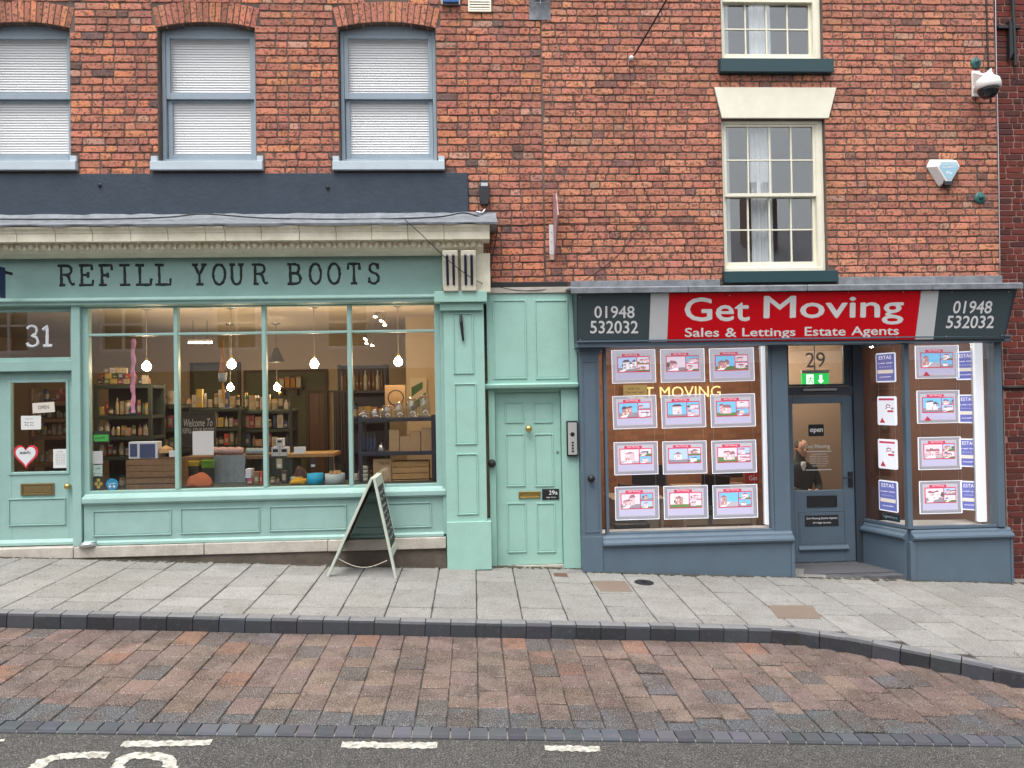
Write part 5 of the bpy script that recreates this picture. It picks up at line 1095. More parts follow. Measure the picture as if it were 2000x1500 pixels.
# goods glimpsed through the door
shelf_unit('shelf_unit', 'wooden shelf of jars seen through the shop door', M_old, 55, 150, 760, (786, 818, 852, 905), 1.0, .4, F0)
for py in (786, 818, 852, 905): goods('pack', 62, 145, py-2, 10, 26, 1.04, 'packet on the shelf seen through the door', 'packets behind the door')
# ------------------------------------------------------------------ inside the estate agent
M_ofl = mat('grey_carpet', (.1,.1,.11), .95); M_oce = mat('office_ceiling', (.55,.55,.6), .9); M_owl = mat('tan_wall', (.42,.3,.21), .85)
bm_ = bpy.data.materials.new('inner_brickwork'); bm_.use_nodes = True; n_ = bm_.node_tree.nodes; p_ = n_['Principled BSDF']; bt = n_.new('ShaderNodeTexBrick'); gg = n_.new('ShaderNodeNewGeometry'); sx = n_.new('ShaderNodeSeparateXYZ'); cx = n_.new('ShaderNodeCombineXYZ')
L_ = bm_.node_tree.links.new; L_(gg.outputs['Position'], sx.inputs[0]); L_(sx.outputs[0], cx.inputs[0]); L_(sx.outputs[2], cx.inputs[1]); L_(cx.outputs[0], bt.inputs['Vector']); bt.inputs['Scale'].default_value = 1; bt.inputs['Brick Width'].default_value = .23; bt.inputs['Row Height'].default_value = .075; bt.inputs['Mortar Size'].default_value = .006
bt.inputs['Color1'].default_value = (.44,.19,.1,1); bt.inputs['Color2'].default_value = (.3,.12,.065,1); bt.inputs['Mortar'].default_value = (.25,.18,.13,1); L_(bt.outputs[0], p_.inputs['Base Color']); p_.inputs['Roughness'].default_value = .8
OX0 = lp1+.02; OX1 = XC-.25; OF = ddz0-.02; OC = wz1+.13; OY = 3.4
room(('floor','ceiling','wall_back','wall_side'), OX0, OX1, -.04, OY, OF, OC, (M_ofl, M_oce, bm_, mat('rose_brown_wall', (.26,.15,.12), .85)))
B('partition', M_owl, None, W(1500,850,1.9).x, W(1668,850,2.0).x, 2.0, 2.1, OF, OC-.001); tag(COL.objects[-1], 'tan partition wall behind the estate agent desk', 'partition')
M_neon = mat('gold_neon', (1,.72,.3), .4, emit=.7)
t = thing('wall_lettering', 'glowing gold letters GET MOVING on the inner brick wall', 'lettering', W(1318,780,OY)); a, b, c, d = rc(1222,755,1408,777,OY-.04); text('GET MOVING', a, b, c, d, OY-.03, M_neon, 'letters', t)
for i, x in enumerate((1250, 1400, 1478)):
    p = W(x, 715 if i < 2 else 729, 1.7); o = MB().lathe([(.05,0),(.05,-.02),(.03,-.02),(.001,-.018)], (p.x, 1.7, OC), n=14).build('downlight', mat('lit_downlight', (1,.9,.75), .4, emit=420, ecol=(1,.86,.66))); tag(o, ('left','middle','right')[i]+' lit ceiling downlight in the estate agent office', 'downlight')
p = W(1606, 720, 1.4); o = MB().lathe([(.03,0),(.03,-.02),(.001,-.018)], (p.x+.2, 1.3, OC), n=14).build('downlight', MATS['lit_downlight']); tag(o, 'lit downlight over the reception desk', 'downlight')
M_desk = flat('cream_laminate', (.52,.42,.32), .5)
def desk(x0, x1, yt, Y, label):
    a, b, z = W(x0,yt,Y).x, W(x1,yt,Y).x, OF+.74; t = thing('office_desk', label, 'desk', ((a+b)/2, Y+.35, OF)); B('desk_top', M_desk, t, a, b, Y, Y+.7, z-.03, z, bevel=.003)
    for xx in (a+.03, b-.07): B('leg', M_desk, t, xx, xx+.04, Y+.03, Y+.67, OF, z-.031)
    B('modesty_panel', M_desk, t, a+.08, b-.08, Y+.1, Y+.12, OF+.2, z-.032); return z
dz = desk(1196, 1300, 930, 1.3, 'cream office desk with a black monitor near the pilaster'); dz = desk(1330, 1480, 915, 2.2, 'cream office desk by the inner brick wall'); dz = desk(1535, 1660, 925, 1.05, 'cream reception desk seen through the glazed door')
def monitor(px, Y, label):
    p = W(px,900,Y); t = thing('monitor', label, 'monitor', (p.x, Y, OF+.74)); B('screen', M_bplast, t, p.x-.24, p.x+.24, Y, Y+.03, OF+.86, OF+1.16, bevel=.004); B('stand', M_bplast, t, p.x-.03, p.x+.03, Y+.02, Y+.06, OF+.741, OF+.9); B('foot', M_bplast, t, p.x-.1, p.x+.1, Y-.05, Y+.1, OF+.741, OF+.752)
monitor(1268, 1.6, 'black monitor on the desk near the pilaster'); monitor(1420, 2.5, 'black monitor on the desk by the brick wall')
def chair(px, Y, label):
    p = W(px,930,Y); x = p.x; t = thing('office_chair', label, 'office chair', (x, Y, OF)); B('seat', M_bplast, t, x-.23, x+.23, Y-.22, Y+.22, OF+.44, OF+.51, bevel=.02); MB().slab([(x-.2,OF+.58),(x+.2,OF+.58),(x+.22,OF+.98),(x-.17,OF+1.02)], Y-.25, Y-.2).build('backrest', M_bplast, t, .01); MB().cyl((x,Y,OF+.1),(x,Y,OF+.44),.03).build('column', M_steel, t)
    for k in range(5): q = 2*math.pi*k/5; MB().cyl((x,Y,OF+.1),(x+.28*math.cos(q),Y+.28*math.sin(q),OF+.06),.02,8).build('leg', M_bplast, t)
chair(1226, .95, 'black office chair turned in at the first desk'); chair(1385, 1.85, 'black office chair at the desk by the brick wall')
sticker('notice', 'yellowish framed notice on the inner brick wall', flat('yellow_paper', (.5,.4,.16)), (1217,752,1264,774), OY-.08, 'notice', [('~thank you', (1226,757,1250,761)), ('~abcd efgh ijkl', (1222,764,1258,768))]); sticker('notice', 'red poster lettered Get at the end of the brick wall', flat('poster_red', (.4,.02,.03)), (1455,912,1482,944), 2.0, 'poster', [('Get', (1463,929,1479,938))], M_white)
# the man at the reception desk
hp = W(1563, 876, 1.75); gzf = hp.z-.0; seat = OF+.45
hd = (hp.x, 1.75, hp.z)
pe = thing('person', 'person in glasses and dark jacket sitting behind the reception desk', 'person', (hp.x, 1.8, OF))
def skin(name, vs, es, rad, m, root=0):
    me = bpy.data.meshes.new(name); me.from_pydata(vs, es, []); me.materials.append(m); o = put(name, me, pe)
    bpy.context.view_layer.objects.active = o; o.modifiers.new('skin', 'SKIN'); sv = me.skin_vertices[0].data if me.skin_vertices else None
    if sv is None: return o
    for i, r in enumerate(rad): sv[i].radius = (r, r) if not isinstance(r, tuple) else r
    sv[root].use_root = True; s = o.modifiers.new('s', 'SUBSURF'); s.levels = s.render_levels = 2; return o
hx, hy, hz = hd; nz = hz-.17
def rel(x, y, z): return (hx+x, hy+y, nz+z)
vs = [rel(0,.06,-.62), rel(0,.05,-.42), rel(0,.03,-.18), rel(0,.02,-.03), rel(0,.01,.05), rel(.01,-.005,.13), rel(.02,-.01,.22), rel(.015,0,.29),
      rel(-.19,.02,-.1), rel(-.24,-.02,-.36), rel(-.1,-.26,-.42), rel(-.04,-.34,-.41), rel(.19,.02,-.1), rel(.25,-.02,-.36), rel(.12,-.27,-.42), rel(.07,-.35,-.41),
      rel(-.1,-.02,-.68), rel(-.11,-.42,-.68), rel(-.11,-.44,-1.08), rel(-.11,-.56,-1.11), rel(.1,-.02,-.68), rel(.11,-.42,-.68), rel(.11,-.44,-1.08), rel(.11,-.56,-1.11)]
es_ = [(0,1),(1,2),(2,3),(3,4),(4,5),(5,6),(6,7),(2,8),(8,9),(9,10),(10,11),(2,12),(12,13),(13,14),(14,15),(0,16),(16,17),(17,18),(18,19),(0,20),(20,21),(21,22),(22,23)]
rad = [.14,.15,.16,.085,.06,.075,.092,.06, .075,.055,.042,.03,.075,.055,.042,.03, .09,.075,.055,.04,.09,.075,.055,.04]
bd = skin('body', vs, es_, rad, flat('dark_jacket', (.035,.05,.05), .9))
M_skin = flat('skin', (.62,.36,.26), .6)
MB().lathe([(.001,-.125),(.045,-.11),(.068,-.06),(.08,.0),(.082,.05),(.07,.095),(.035,.12),(.001,.125)], (hx+.018,hy-.012,hz), n=18).build('head', M_skin, pe, 0, True)
MB().lathe([(.083,.01),(.087,.05),(.076,.1),(.04,.128),(.001,.134)], (hx+.012,hy+.004,hz), n=18).build('hair', flat('greying_hair', (.1,.085,.075), .9), pe, 0, True)
for s in (-1, 1):
    MB().tube([(hx+.028+s*.032+.022*math.cos(t), hy-.088, hz+.012+.018*math.sin(t)) for t in [i*math.pi/6 for i in range(13)]], .0025, 5).build('spectacle_rim', M_bplast, pe); MB().lathe([(.007,0),(.006,.003),(.001,.004)], (hx+.028+s*.032,hy-.076,hz+.012), 'Y', 10).build('eye', M_bplast, pe); MB().lathe([(.001,-.02),(.012,-.014),(.014,.008),(.001,.02)], (hx+.018+s*.083,hy,hz), n=8).build('ear', M_skin, pe, 0, True); B('spectacle_arm', M_bplast, pe, hx+.028+s*.058-.002, hx+.028+s*.058+.002, hy-.084, hy, hz+.01, hz+.016)
    MB().lathe([(.001,-.045),(.03,-.03),(.036,.01),(.028,.04),(.001,.05)], rel(-.03 if s < 0 else .06, -.36, -.405), n=10).build('hand', M_skin, pe, 0, True)
    for k in range(4): q = rel((-.055 if s < 0 else .035)+k*.017, -.385, -.41); MB().tube([q, (q[0], q[1]-.035-.006*(k in (1,2)), q[2]-.004), (q[0], q[1]-.055-.008*(k in (1,2)), q[2]-.018)], [.009,.008,.006], 6).build('finger', M_skin, pe, 0, True)
MB().slab([(hx+.014,hz-.03),(hx+.04,hz-.03),(hx+.028,hz+.015)], hy-.108, hy-.075).build('nose', M_skin, pe, .006); B('mouth', flat('lip', (.35,.13,.1)), pe, hx+.008, hx+.048, hy-.084, hy-.07, hz-.062, hz-.054)
MB().slab([(hx-.03,nz-.06),(hx,nz-.14),(hx+.03,nz-.06),(hx+.025,nz-.01),(hx-.025,nz-.01)], hy-.125, hy-.06).build('shirt_collar', M_offw, pe, .01)
# illuminated exit sign
a, b, c, d = rc(1566,729,1619,752,.9); t = thing('exit_sign', 'green lit emergency exit sign with running figure and arrow', 'exit sign', ((a+b)/2,.9,c)); B('sign_face', mat('exit_green', (.02,.5,.09), .4, emit=.75), t, a, b, .9, .92, c, d); B('housing', M_plast, t, a, b, .895, .93, d, d+.04); MB().cyl(((a+b)/2,.91,d+.04),((a+b)/2,.91,OC),.008,6).build('hanger', M_black, t)
M_ew = mat('exit_white', (.9,.95,.9), .4, emit=.9); w_, h_ = b-a, d-c; MB().slab([(b-.3*w_,c+.12*h_),(b-.18*w_,c+.4*h_),(b-.25*w_,c+.4*h_),(b-.25*w_,c+.85*h_),(b-.35*w_,c+.85*h_),(b-.35*w_,c+.4*h_),(b-.42*w_,c+.4*h_)], .897, .8995).build('arrow', M_ew, t); B('figure_field', M_ew, t, a+.17*w_, a+.43*w_, .8965, .8995, c+.08*h_, c+.9*h_)
MB().tube([(a+.34*w_,.895,c+.72*h_),(a+.3*w_,.895,c+.45*h_),(a+.22*w_,.895,c+.15*h_)], .007, 5).tube([(a+.3*w_,.895,c+.45*h_),(a+.38*w_,.895,c+.3*h_),(a+.38*w_,.895,c+.14*h_)], .007, 5).tube([(a+.23*w_,.895,c+.55*h_),(a+.33*w_,.895,c+.62*h_),(a+.41*w_,.895,c+.52*h_)], .006, 5).build('running_figure', MATS['exit_green'], t)
# ------------------------------------------------------------------ lit property cards
M_pan = mat('card_glow', (.55,.53,.6), .5, emit=.45); M_hdr = mat('card_red', (.7,.06,.14), .5, emit=.36); M_hw = mat('card_text', (.9,.85,.9), .5, emit=.6); M_low = mat('card_lilac', (.58,.55,.76), .5, emit=.42)
def em(n, c, e=.55): return mat('photo_'+n, c, .5, emit=e)
skies = [em('sky', (.45,.62,.9)), em('pale_sky', (.78,.76,.88)), em('blue_sky', (.2,.55,.85)), em('pink_sky', (.8,.68,.8))]; hous = [em('pink_wall', (.8,.52,.56)), em('white_wall', (.82,.76,.8)), em('brick_front', (.62,.32,.3)), em('rose_wall', (.75,.6,.66))]; grd = [em('lawn', (.15,.3,.1), .35), em('drive', (.5,.45,.5)), em('road', (.3,.28,.33))]; M_dk = em('dark', (.2,.14,.2), .25); M_rf = em('roof', (.45,.2,.24), .35); M_tr = em('tree', (.14,.2,.14), .25); M_pw = em('pale', (.85,.8,.85), .7)
def house_photo(par, x0, x1, z0, z1, y, k):
    rn = random.Random(k*17+int(abs(x0)*1000)); mb = MB(); h = z1-z0; w = x1-x0; hz = z0+h*rn.uniform(.16,.36); N = 0
    def shp(pts, mi):
        nonlocal N
        mb.mi = mi; pts = [(min(max(a, x0), x1), min(max(c, z0), z1)) for a, c in pts]; mb.slab(pts, y-.0004*N, y+.003); N += 1
    shp([(x0,z0),(x1,z0),(x1,z1),(x0,z1)], 0); shp([(x0,z0),(x1,z0),(x1,hz),(x0,hz*.5+hz*.5)], 2)
    if rn.random() < .6: cx = x0+w*rn.random(); shp([(cx+w*.16*math.cos(t)*rn.uniform(.7,1.1), hz+h*.2+h*.2*math.sin(t)*rn.uniform(.7,1.1)) for t in [i*.7 for i in range(9)]], 4)
    if rn.random() < .5: shp([(x0,z0),(x0+w*rn.uniform(.3,.7),z0),(x0+w*.6,hz),(x0+w*.5,hz)], 5)
    a = x0+w*rn.uniform(.02,.3); nb = rn.choice((1,1,2,3))
    for q in range(nb):
        bw = w*rn.uniform(.25,.6)/nb**.4; b = min(a+bw, x1); e = z0+h*rn.uniform(.48,.72); base = z0+h*rn.uniform(.12,.2); sk = h*rn.uniform(-.08,.08)
        shp([(a,base),(b,base+abs(sk)*.5),(b,e+sk),(a,e)], 1); pk = e+h*rn.uniform(.1,.22)
        shp([(a-.01,e),(b+.01,e+sk),((a+b)/2,pk)] if rn.random() < .5 else [(a-.01,e),(b+.01,e+sk),(b-bw*.15,pk+sk),(a+bw*.15,pk)], 3)
        for u in range(rn.randint(2,4)):
            for v in range(2): xx = a+(b-a)*(.1+.24*u); zz = base+(e-base)*(.15+.45*v); shp([(xx,zz),(xx+bw*.13,zz),(xx+bw*.13,zz+h*.1),(xx,zz+h*.1)], rn.choice((3,5)))
        a = b-w*.02
        if a > x1-w*.1: break
    rs = rn.random
    return mb.build('photo', [rn.choice(skies), rn.choice(hous), rn.choice(grd), rn.choice((M_dk, M_rf)), M_tr, M_pw], par)
def card(loc, rz, k, label, w=.5, h=.375, mark=False, wire=.16):
    t = thing('property_card', label, 'property card', loc, 'lit property cards', rz, True)
    MB().frame(-w/2, w/2, 0, h, -.004, .006, .0045).build('acrylic_edge', M_edge, t); B('acrylic_sheet', M_glow, t, -w/2+.005, w/2-.005, .0145, .0185, .005, h-.005)
    a, b, c, d = -w*.41, w*.41, h*.1, h*.9; B('light_panel', M_pan, t, a, b, .008, .014, c, d); B('lower_strip', M_low, t, a+.01, b-.01, .005, .0078, c+.01, c+h*.2)
    B('red_field', M_hdr, t, a+.02, b-.02, .0045, .0075, c+h*.22, d-h*.1); hw = w*.2; B('header', M_hdr, t, -hw-.03, hw-.03, .004, .0075, d-h*.095, d-h*.02); text('Get Moving', -hw*.7-.03, hw*.7-.03, d-h*.085, d-h*.03, .003, M_hw, 'lettering', t)
    z0, z1 = c+h*.25, d-h*.13; xm = a+(b-a)*.58
    house_photo(t, a+.03, xm, z0, z1, .0005, k); house_photo(t, xm+.012, b-.03, (z0+z1)/2+.004, z1, .0005, k+1); house_photo(t, xm+.012, b-.03, z0, (z0+z1)/2-.004, .0005, k+2)
    if mark: MB().slab([(-.18,.03),(-.09,.03),(-.14,.085)], -.008, -.005).build('red_triangle', mat('mark_red', (.6,.05,.08), .5, emit=.3), t)
    for s in (-1, 1): MB().cyl((s*(w/2-.03),.002,h),(s*(w/2-.03),.002,h+wire),.0016,5).build('wire', M_steel, t)
    return t
RN = ('top', 'second', 'third', 'bottom'); CN = ('nearest the grey pilaster', 'in the middle column', 'nearest the recessed door'); YC = .0
k = 0
for r, (y0, y1, dx) in enumerate(((683,748,0),(772.5,837,2.2),(863,927,4.3),(950,1015,6.5))):
    for c, (x0, x1) in enumerate(((1196,1281.5),(1291,1377),(1387,1474))):
        yy0, yy1 = y0-c*1.6, y1-c*1.6; p = W((x0+x1)/2+dx, yy1, YC); q = W((x0+x1)/2+dx, yy0, YC); wd = W(x1,y1,YC).x-W(x0,y1,YC).x
        card((p.x, YC, p.z), 0, k*3+r, 'lit property card in the %s row, %s' % (RN[r], CN[c]), wd, q.z-p.z).rotation_euler.y = R_(random.uniform(-.5,.5)-.6); k += 1
for r, (x0, y0, x1, y1) in enumerate(((1788.6,675,1873.6,739),(1792,762.5,1875,826.5),(1794.5,853.5,1877.5,917),(1797,939,1879.5,1003))):
    p = W((x0+x1)/2, y1, -.06); q = W((x0+x1)/2, y0, -.06); card((p.x, -.06, p.z), 0, k*3+r, 'lit property card in the %s row of the corner bay front' % RN[r], W(x1,y1,-.06).x-W(x0,y1,-.06).x, q.z-p.z, r < 2); k += 1
M_est = mat('award_blue', (.16,.18,.5), .5, emit=.4); M_esw = mat('award_white', (.75,.78,.85), .5, emit=.6)
def award(loc, rz, label, kind, w=.2, h=.335):
    t = thing('award_card', label, 'award card', loc, 'portrait lit cards', rz, True); rr = .02
    pts = [(x+rr*math.cos(q), z+rr*math.sin(q)) for x, z, q0 in ((w/2-rr,h-rr,0),(-w/2+rr,h-rr,1),(-w/2+rr,rr,2),(w/2-rr,rr,3)) for q in [(q0+i/4)*math.pi/2 for i in range(5)]]
    MB().slab(pts, .002, .012).build('lit_edge', M_esw, t); B('panel', M_est if kind else M_esw, t, -w/2+.014, w/2-.014, -.003, .0015, .016, h-.016)
    if kind:
        text('ESTAS', -w*.32, w*.32, h*.78, h*.9, -.004, M_hw, 'lettering', t); text('~abcdefg hijklm', -w*.38, w*.38, h*.62, h*.68, -.004, M_hw, 'lettering', t); text('* * * * *', -w*.3, w*.3, h*.5, h*.54, -.004, M_hw, 'lettering', t); B('pale_band', mat('award_cream', (.75,.68,.6), .5, emit=.5), t, -w*.4, w*.4, -.005, -.0032, h*.3, h*.42); text('~abcdefg', -w*.3, w*.3, h*.16, h*.21, -.004, M_hw, 'lettering', t)
    else:
        B('header', M_hdr, t, -w*.4, w*.4, -.005, -.0032, h*.86, h*.93); house_photo(t, -w*.05, w*.38, h*.55, h*.8, -.0035, random.randint(0,9)); MB().slab([(-w*.36,h*.08),(-w*.08,h*.08),(-w*.24,h*.26)], -.006, -.0032).build('red_triangle', mat('mark_red', (.6,.05,.08), .5, emit=.3), t); B('caption', M_hdr, t, w*.05, w*.36, -.005, -.0032, h*.45, h*.52)
    for s in (-1, 1): MB().cyl((s*(w/2-.02),.004,h),(s*(w/2-.02),.004,h+.16),.0016,5).build('wire', M_steel, t)
for r, (x0, y0, x1, y1) in enumerate(((1871.6,684,1897,742),(1875,769,1901,826.5),(1877.5,855,1903,912),(1880.5,938,1906,996.5))):
    p = W((x0+x1)/2+2, y1, .1); award((p.x, .1, p.z), R_(-38), 'blue award card in the %s row beside the white light column' % RN[r], 1, .2, (y1-y0)/F*(D+.1))
ang = math.atan2(Bc[1]-A[1], Bc[0]-A[0])
for r, (x0, y0, x1, y1) in enumerate(((1711,689,1749,746.5),(1714,774,1751,830.5),(1715.5,858,1752.5,916),(1717,939,1753.5,999))):
    off = (A[0]+.05, A[1]+.06), (Bc[0]+.05, Bc[1]+.06); p = PL((x0+x1)/2, y1, *off); q = PL((x0+x1)/2, y0, *off); l, rr_ = PL(x0, y1, *off), PL(x1, y1, *off)
    award(p, ang, ('blue award card at the top of the splayed side light', 'white property sheet, upper of two in the splayed side light', 'white property sheet, lower of two in the splayed side light', 'blue award card at the foot of the splayed side light')[r], r in (0, 3), (rr_-l).length, q.z-p.z)
l, r2 = PL(1722,1010,A,(Bc[0],Bc[1]+.03)), PL(1757,1010,A,(Bc[0],Bc[1]+.03)); hgt = PL(1740,1004,A,Bc).z-PL(1740,1018,A,Bc).z
t = thing('window_sticker', 'dark teal portal sticker at the foot of the splayed glass', 'sticker', (l.x, l.y, PL(1740,1018,A,Bc).z), None, ang, True); wl = (r2-l).length; B('sheet', flat('dark_teal', (.01,.05,.07)), t, 0, wl, .006, .008, 0, hgt); text('rightmove', wl*.1, wl*.85, hgt*.3, hgt*.75, .004, M_white, 'lettering', t)
for (x0, x1, Y, l) in ((1492,1512,.12,'white lit column at the door end of the property window'), (1908,1931,.0,'white lit column in the corner bay')):
    a, b = W(x0,850,Y).x, W(x1,850,Y).x; t = thing('light_column', l, 'light column', ((a+b)/2, Y, OF)); z0 = (wz0 if x0 < 1600 else bz0); B('diffuser', M_led, t, a, b, Y, Y+.05, z0, OC-.01, bevel=.01); B('channel', M_steel, t, a-.008, b+.008, Y+.051, Y+.07, z0, OC-.01)
B('window_board', M_plast, None, OX0+.001, xr-.07, -.04, .3, OF, wz0-.035); tag(COL.objects[-1], 'white window board under the property cards', 'window board')
MB().plate([(A[0]+.02,A[1]+.06),(Bc[0]+.03,Bc[1]+.07),(OX1-.01,-.07),(OX1-.01,.4)], OF+.001, bz0-.035).build('window_board', M_plast, None); tag(COL.objects[-1], 'white window board inside the corner bay', 'window board')
B('bay_end', M_grey, None, OX1+.1, ex, -.0, .3, OF, bz1+.08); tag(COL.objects[-1], 'grey boxed end of the corner bay', 'boxing')
B('shop_divider', M_wallc, None, RX1+.101, lp0-.01, .12, .3, -.1, ZD); tag(COL.objects[-1], 'wall behind the mint entrance', 'wall'); COL.objects[-1]['kind'] = 'structure'
# ------------------------------------------------------------------ things on the walls and pavement
# A-board
M_abp = mat('pale_sage_paint', (.56,.62,.53), .5, noise=.3, scale=9, bump=.1)
bx0, bx1, yn, yf = G(640,1126).x, G(773,1130).x, -.68, -.10; ap = W(728, 934, yn); bt_ = thing('a_board', 'sage framed chalkboard A-board standing on the pavement by the shop window', 'A-board', ((bx0+bx1)/2, (yn+yf)/2, gz(-1.2,-.4)))
def leaf(xb, sgn_, nm):
    zb = gz(xb, yn)+.002; top = Vector((ap.x+sgn_*.012, 0, ap.z)); bot = Vector((xb, 0, zb)); d = (top-bot); L = d.length; u = d/L; nn = Vector((u.z, 0, -u.x))*(1 if sgn_ > 0 else -1); th = .028
    def bar(name, t0, t1, y0, y1, m, o0=0, o1=th, par=bt_):
        vs = []
        for t_ in (t0, t1):
            for o_ in (o0, o1):
                for yy in (y0, y1):
                    c = bot+u*(t_*L)+nn*(o_-th/2); zoff = (gz(xb, yy)-gz(xb, yn))*(1-t_); vs.append((c.x, yy, c.z+zoff))
        return MB().add(vs, [(0,1,3,2),(4,6,7,5),(0,4,5,1),(2,3,7,6),(0,2,6,4),(1,5,7,3)]).build(name, m, par, .003)
    f = bar('leg', 0, 1, yn, yn+.05, M_abp); bar('leg', 0, 1, yf-.05, yf, M_abp); bar('top_rail', .9, .995, yn+.0505, yf-.0505, M_abp); bar('bottom_rail', .2, .28, yn+.0505, yf-.0505, M_abp)
    p = bar('chalk_panel', .281, .899, yn+.0505, yf-.0505, M_chalk, .006, th-.006)
    if sgn_ > 0:
        rows = ['~abcd', '~ab cd', '~abc', '~abcd', '~ab cde', '~abcd', '~ab cd', '~abcd']
        for i, tx in enumerate(rows):
            def fn(uu, qq, i=i):
                t_ = .86-.066*i-.045+.045*qq; c = bot+u*(t_*L)+nn*(th/2-.004); return (c.x, yn+.1+(yf-yn-.2)*uu, c.z)
            text(tx, 0,0,0,0,0, MATS['chalk'], 'lettering', p, fn=fn)
leaf(bx0, -1, 'l'); leaf(bx1, 1, 'r')
mb = MB(); q0, q1 = Vector((bx0+.09, yn+.02, gz(bx0,yn)+.2)), Vector((bx1-.09, yn+.02, gz(bx1,yn)+.19)); mb.tube([q0+(q1-q0)*i/10+Vector((0,0,-.09*math.sin(math.pi*i/10))) for i in range(11)], .004, 5); mb.build('stay_cord', flat('pale_cord', (.5,.45,.38)), bt_)
# dog bowl
p = W(173,1075,-.26); zb = zp1+.001; p = Vector((W(173,1066,-.15).x, -.14, zb)); MB().lathe([(.10,0),(.105,.004),(.085,.05),(.08,.052),(.074,.045),(.07,.01),(.001,.008)], p, n=22).build('dog_bowl', M_steel, None, 0, True); tag(COL.objects[-1], 'steel dog bowl on the stone step by the shop door', 'bowl')
# ironwork and covers in the pavement
p = G(1258,1138); t = thing('drain_cover', 'round black iron cover set in the paving', 'drain cover', p); o = MB().lathe([(.105,-.03),(.105,.006),(.098,.009),(.085,.006),(.001,.006)], (0,0,0), n=26).build('lid', M_black, None); o.parent = t; o.matrix_parent_inverse = Matrix.Identity(4); o.matrix_local = tilt
for q in (-1, 1): oo = MB().box(-.03,.03,q*.03-.004,q*.03+.004,.006,.011).build('rib', M_black, None); oo.parent = t; oo.matrix_local = tilt
for (r, l) in (((1155,1135,1236,1156), 'brown replacement slab beside the drain cover'), ((1500,1183,1603,1208), 'brown patched slab near the kerb bend')):
    q = [G(r[0],r[1]), G(r[2]-16,r[1]), G(r[2],r[3]), G(r[0]+20,r[3])]; o = MB().add([v+Vector((0,0,.004)) for v in q]+[v-Vector((0,0,.03)) for v in q], [(0,1,2,3),(7,6,5,4),(0,4,5,1),(1,5,6,2),(2,6,7,3),(3,7,4,0)]).build('replacement_slab', mat('brown_slab', (.19,.145,.115), .85, noise=.4, scale=9, dark=(.18,.13,.1), bump=.2), pavement)
q = G(1095,1123); o = MB().add([Vector(q)+Vector((x,y,gz(q.x+x,q.y+y)-gz(q.x,q.y)+z)) for z in (-.03,.005) for x,y in ((-.075,-.07),(.075,-.07),(.075,.07),(-.075,.07))], [(0,1,5,4),(1,2,6,5),(2,3,7,6),(3,0,4,7),(4,5,6,7),(3,2,1,0)]).build('stop_tap_cover', mat('rusty_iron', (.14,.075,.05), .8, noise=.5, scale=40), None); tag(o, 'small rusty square cover by the mint door step', 'cover')
# alarm box
ax, bx_, c, d = rc(1808,312,1868,365,-.0); t = thing('alarm_box', 'white shield shaped burglar alarm box with blue front', 'alarm box', ((ax+bx_)/2, 0, c)); w_, h_ = bx_-ax, d-c
oc = lambda s, dx=0: [((ax+bx_)/2+w_*u*s+dx, c+h_*.5+h_*(v-.5)*s) for u, v in ((-.38,1),(.38,1),(.5,.72),(.12,.0),(-.12,.0),(-.5,.72))]
o0, o1 = oc(1), oc(.74, .03); mb = MB().add([(x,-.008,z) for x,z in o0]+[(x,-.1,z) for x,z in o1], [(i,(i+1)%6,6+(i+1)%6,6+i) for i in range(6)]+[(6,7,8,9,10,11),(5,4,3,2,1,0)]); mb.build('housing', M_plast, t, .006)
MB().slab(oc(.62,.035), -.103, -.099).build('blue_panel', flat('pale_blue_print', (.32,.55,.68), .4), t); e = (ax+bx_)/2+.035
text('BARLOWS', e-w_*.24, e+w_*.24, c+h_*.70, c+h_*.77, -.1045, M_white, 'lettering', t); text('ALARMS', e-w_*.22, e+w_*.22, c+h_*.60, c+h_*.67, -.1045, M_white, 'lettering', t); text('~ab', e-w_*.1, e+w_*.1, c+h_*.36, c+h_*.5, -.1045, M_white, 'lettering', t)
MB().slab([(e-.05,c+.0),(e+.05,c+.0),(e+.06,c+.055),(e-.06,c+.055)], -.09, -.02).build('strobe', M_dome, t)
# CCTV dome
ca, cb = W(1900,162,0), W(1930,172,-.32); t = thing('cctv_camera', 'white domed CCTV camera on a corner bracket', 'CCTV camera', (ca.x, 0, ca.z)); a, b, c, d = rc(1896,140,1912,190,0); B('wall_plate', M_plast, t, a, b, -.03, -.007, c, d, bevel=.004)
MB().add([(a+.01,-.03,d-.02),(b-.01,-.03,d-.02),(b-.01,-.03,c+.06),(a+.01,-.03,c+.06),(cb.x-.03,cb.y,cb.z+.15),(cb.x+.03,cb.y,cb.z+.15),(cb.x+.03,cb.y,cb.z+.08),(cb.x-.03,cb.y,cb.z+.08)], [(0,1,2,3),(7,6,5,4),(0,4,5,1),(1,5,6,2),(2,6,7,3),(3,7,4,0)]).build('bracket_arm', M_plast, t, .006)
MB().lathe([(.05,.17),(.06,.14),(.12,.1),(.135,.05),(.135,.0),(.125,-.012)], cb, n=22).build('housing', M_plast, t, 0, True); MB().lathe([(.112,-.005),(.11,-.04),(.085,-.09),(.045,-.118),(.001,-.126)], cb, n=22).build('dome', M_dome, t, 0, True)
MB().slab([(W(1903,172,-.2).x,W(1903,172,-.2).z),(W(1912,155,-.2).x,W(1912,155,-.2).z),(W(1936,133,-.2).x,W(1936,133,-.2).z),(W(1939,160,-.2).x,W(1939,160,-.2).z),(W(1920,182,-.2).x,W(1920,182,-.2).z)], -.21, -.17).build('side_fin', M_plast, t, .004)
